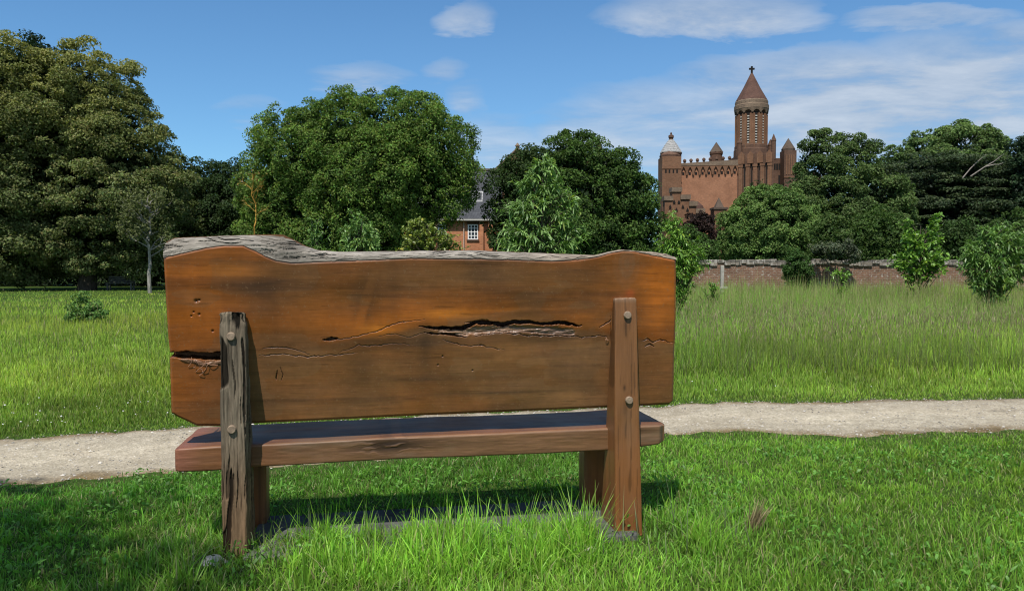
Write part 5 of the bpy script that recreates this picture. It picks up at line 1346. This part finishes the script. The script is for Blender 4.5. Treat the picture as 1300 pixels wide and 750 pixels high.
b = MB(); b.lathe(tcx, tcy, [(Rd * 1.03, CZ(124.5) + .004), (Rd * .55, CZ(107.5)), (.16, CZ(88))], 12, math.pi / 12); b.build('spire', M_CONE, ch)
b = MB(); zc_ = CZ(88); xcs = tcx
b.box(xcs - .14, xcs + .14, tcy - .12, tcy + .12, zc_ - .1, zc_ + 1.05); b.box(xcs - .42, xcs - .143, tcy - .11, tcy + .11, zc_ + .52, zc_ + .80); b.box(xcs + .143, xcs + .42, tcy - .11, tcy + .11, zc_ + .52, zc_ + .80)
b.build('cross', M_DARK, ch, .04)
# right wing and turret
b = MB(); b.box(CX(984.2), CX(994), 1.5, 10, 0, CZ(199)); wing = b.build('transept', M_BRICKDK, ch)
b = MB()
for px in (986.5, 989.5, 992.5): b.box(CX(px) - .14, CX(px) + .14, 1.48, 1.497, CZ(214), CZ(206))
b.box(CX(992.5) - .15, CX(992.5) + .15, 1.48, 1.497, CZ(235), CZ(221)); b.build_each('slot', M_DARK, wing)
o, xc, yc, r = pavilion('corner_turret', 993.5, 1009, -.2, 1.9, 191, 188.5, 174.5, M_BRICKDK, M_TROOF)
b = MB()
for px in (996.5, 999.5, 1002.5, 1005.5): b.box(CX(px) - .09, CX(px) + .09, -.26, -.203, CZ(222), CZ(197))
b.box(CX(993.5) - .05, CX(1009) + .05, -.30, -.203, CZ(226), CZ(224.5)); b.build_each('rib', M_BRICK, o)
b = MB(); b.box(CX(1009.2), CX(1045), 1.2, 9, 0, CZ(219))
for i in range(7): b.box(CX(1010.5 + i * 4), CX(1012.7 + i * 4), 1.2, 1.8, CZ(219) + .0, CZ(216.5))
b.build('low_wing', M_BRICKDK, ch)
# stepped gable of the porch in front
Yp = 104.0; dp = Yp - Yc
def PXx(px): return xw(px, Yp) - cxo
def PZ(py): return zh(py, Yp)
steps = [(843.5, 853, 250), (852.9, 864.2, 239), (864.1, 875, 248.5), (874.9, 883.5, 257), (883.4, 893, 266)]
b = MB(); c_b = MB()
for i, (xa, xb, py) in enumerate(steps):
    y0_ = dp - .03 * i
    b.box(PXx(xa), PXx(xb) - .004, y0_, dp + 1.6, 0, PZ(py) - .5); c_b.box(PXx(xa) - .12, PXx(xb) + .10, y0_ - .15 - .02 * i, dp + 1.7, PZ(py) - .497, PZ(py) + .12)
porch = b.build('stepped_gable', M_BRICK, ch); c_b.build('step_caps', M_STONE, porch)
b = MB()
for (px, py) in ((850, 264), (855, 258), (861, 258), (866, 264), (872, 268), (878, 274), (858, 268), (884, 280)):
    b.add([(PXx(px) - .22, dp - .16, PZ(py)), (PXx(px) + .22, dp - .16, PZ(py)), (PXx(px), dp - .16, PZ(py - 4.5))], [(0, 1, 2)])
b.build_each('arch_recess', M_DARK, porch)
# rounded brown apse roof and pointed pier
b = MB(); b.lathe(PXx(890), dp + 6.0, [(18 * Yp / F, 0), (18 * Yp / F, PZ(272)), (18.2 * Yp / F, PZ(266)), (15.5 * Yp / F, PZ(257)), (9 * Yp / F, PZ(251)), (1.5 * Yp / F, PZ(249.5))], 24); b.build('apse', M_CONE, ch, smooth=False)
b = MB(); b.box(PXx(905), PXx(921), dp - .4, dp + 1.5, 0, PZ(266)); pier = b.build('pointed_pier', M_BRICK, ch)
b = MB(); b.box(PXx(904), PXx(922.5), dp - .55, dp + 1.6, PZ(266) + .003, PZ(263.5)); b.lathe((PXx(905) + PXx(921)) / 2, dp + .5, [(7.6 * Yp / F, PZ(263.5) + .003), (.04, PZ(250.5))], 4, math.pi / 4); b.build('cap', M_TROOF, pier)
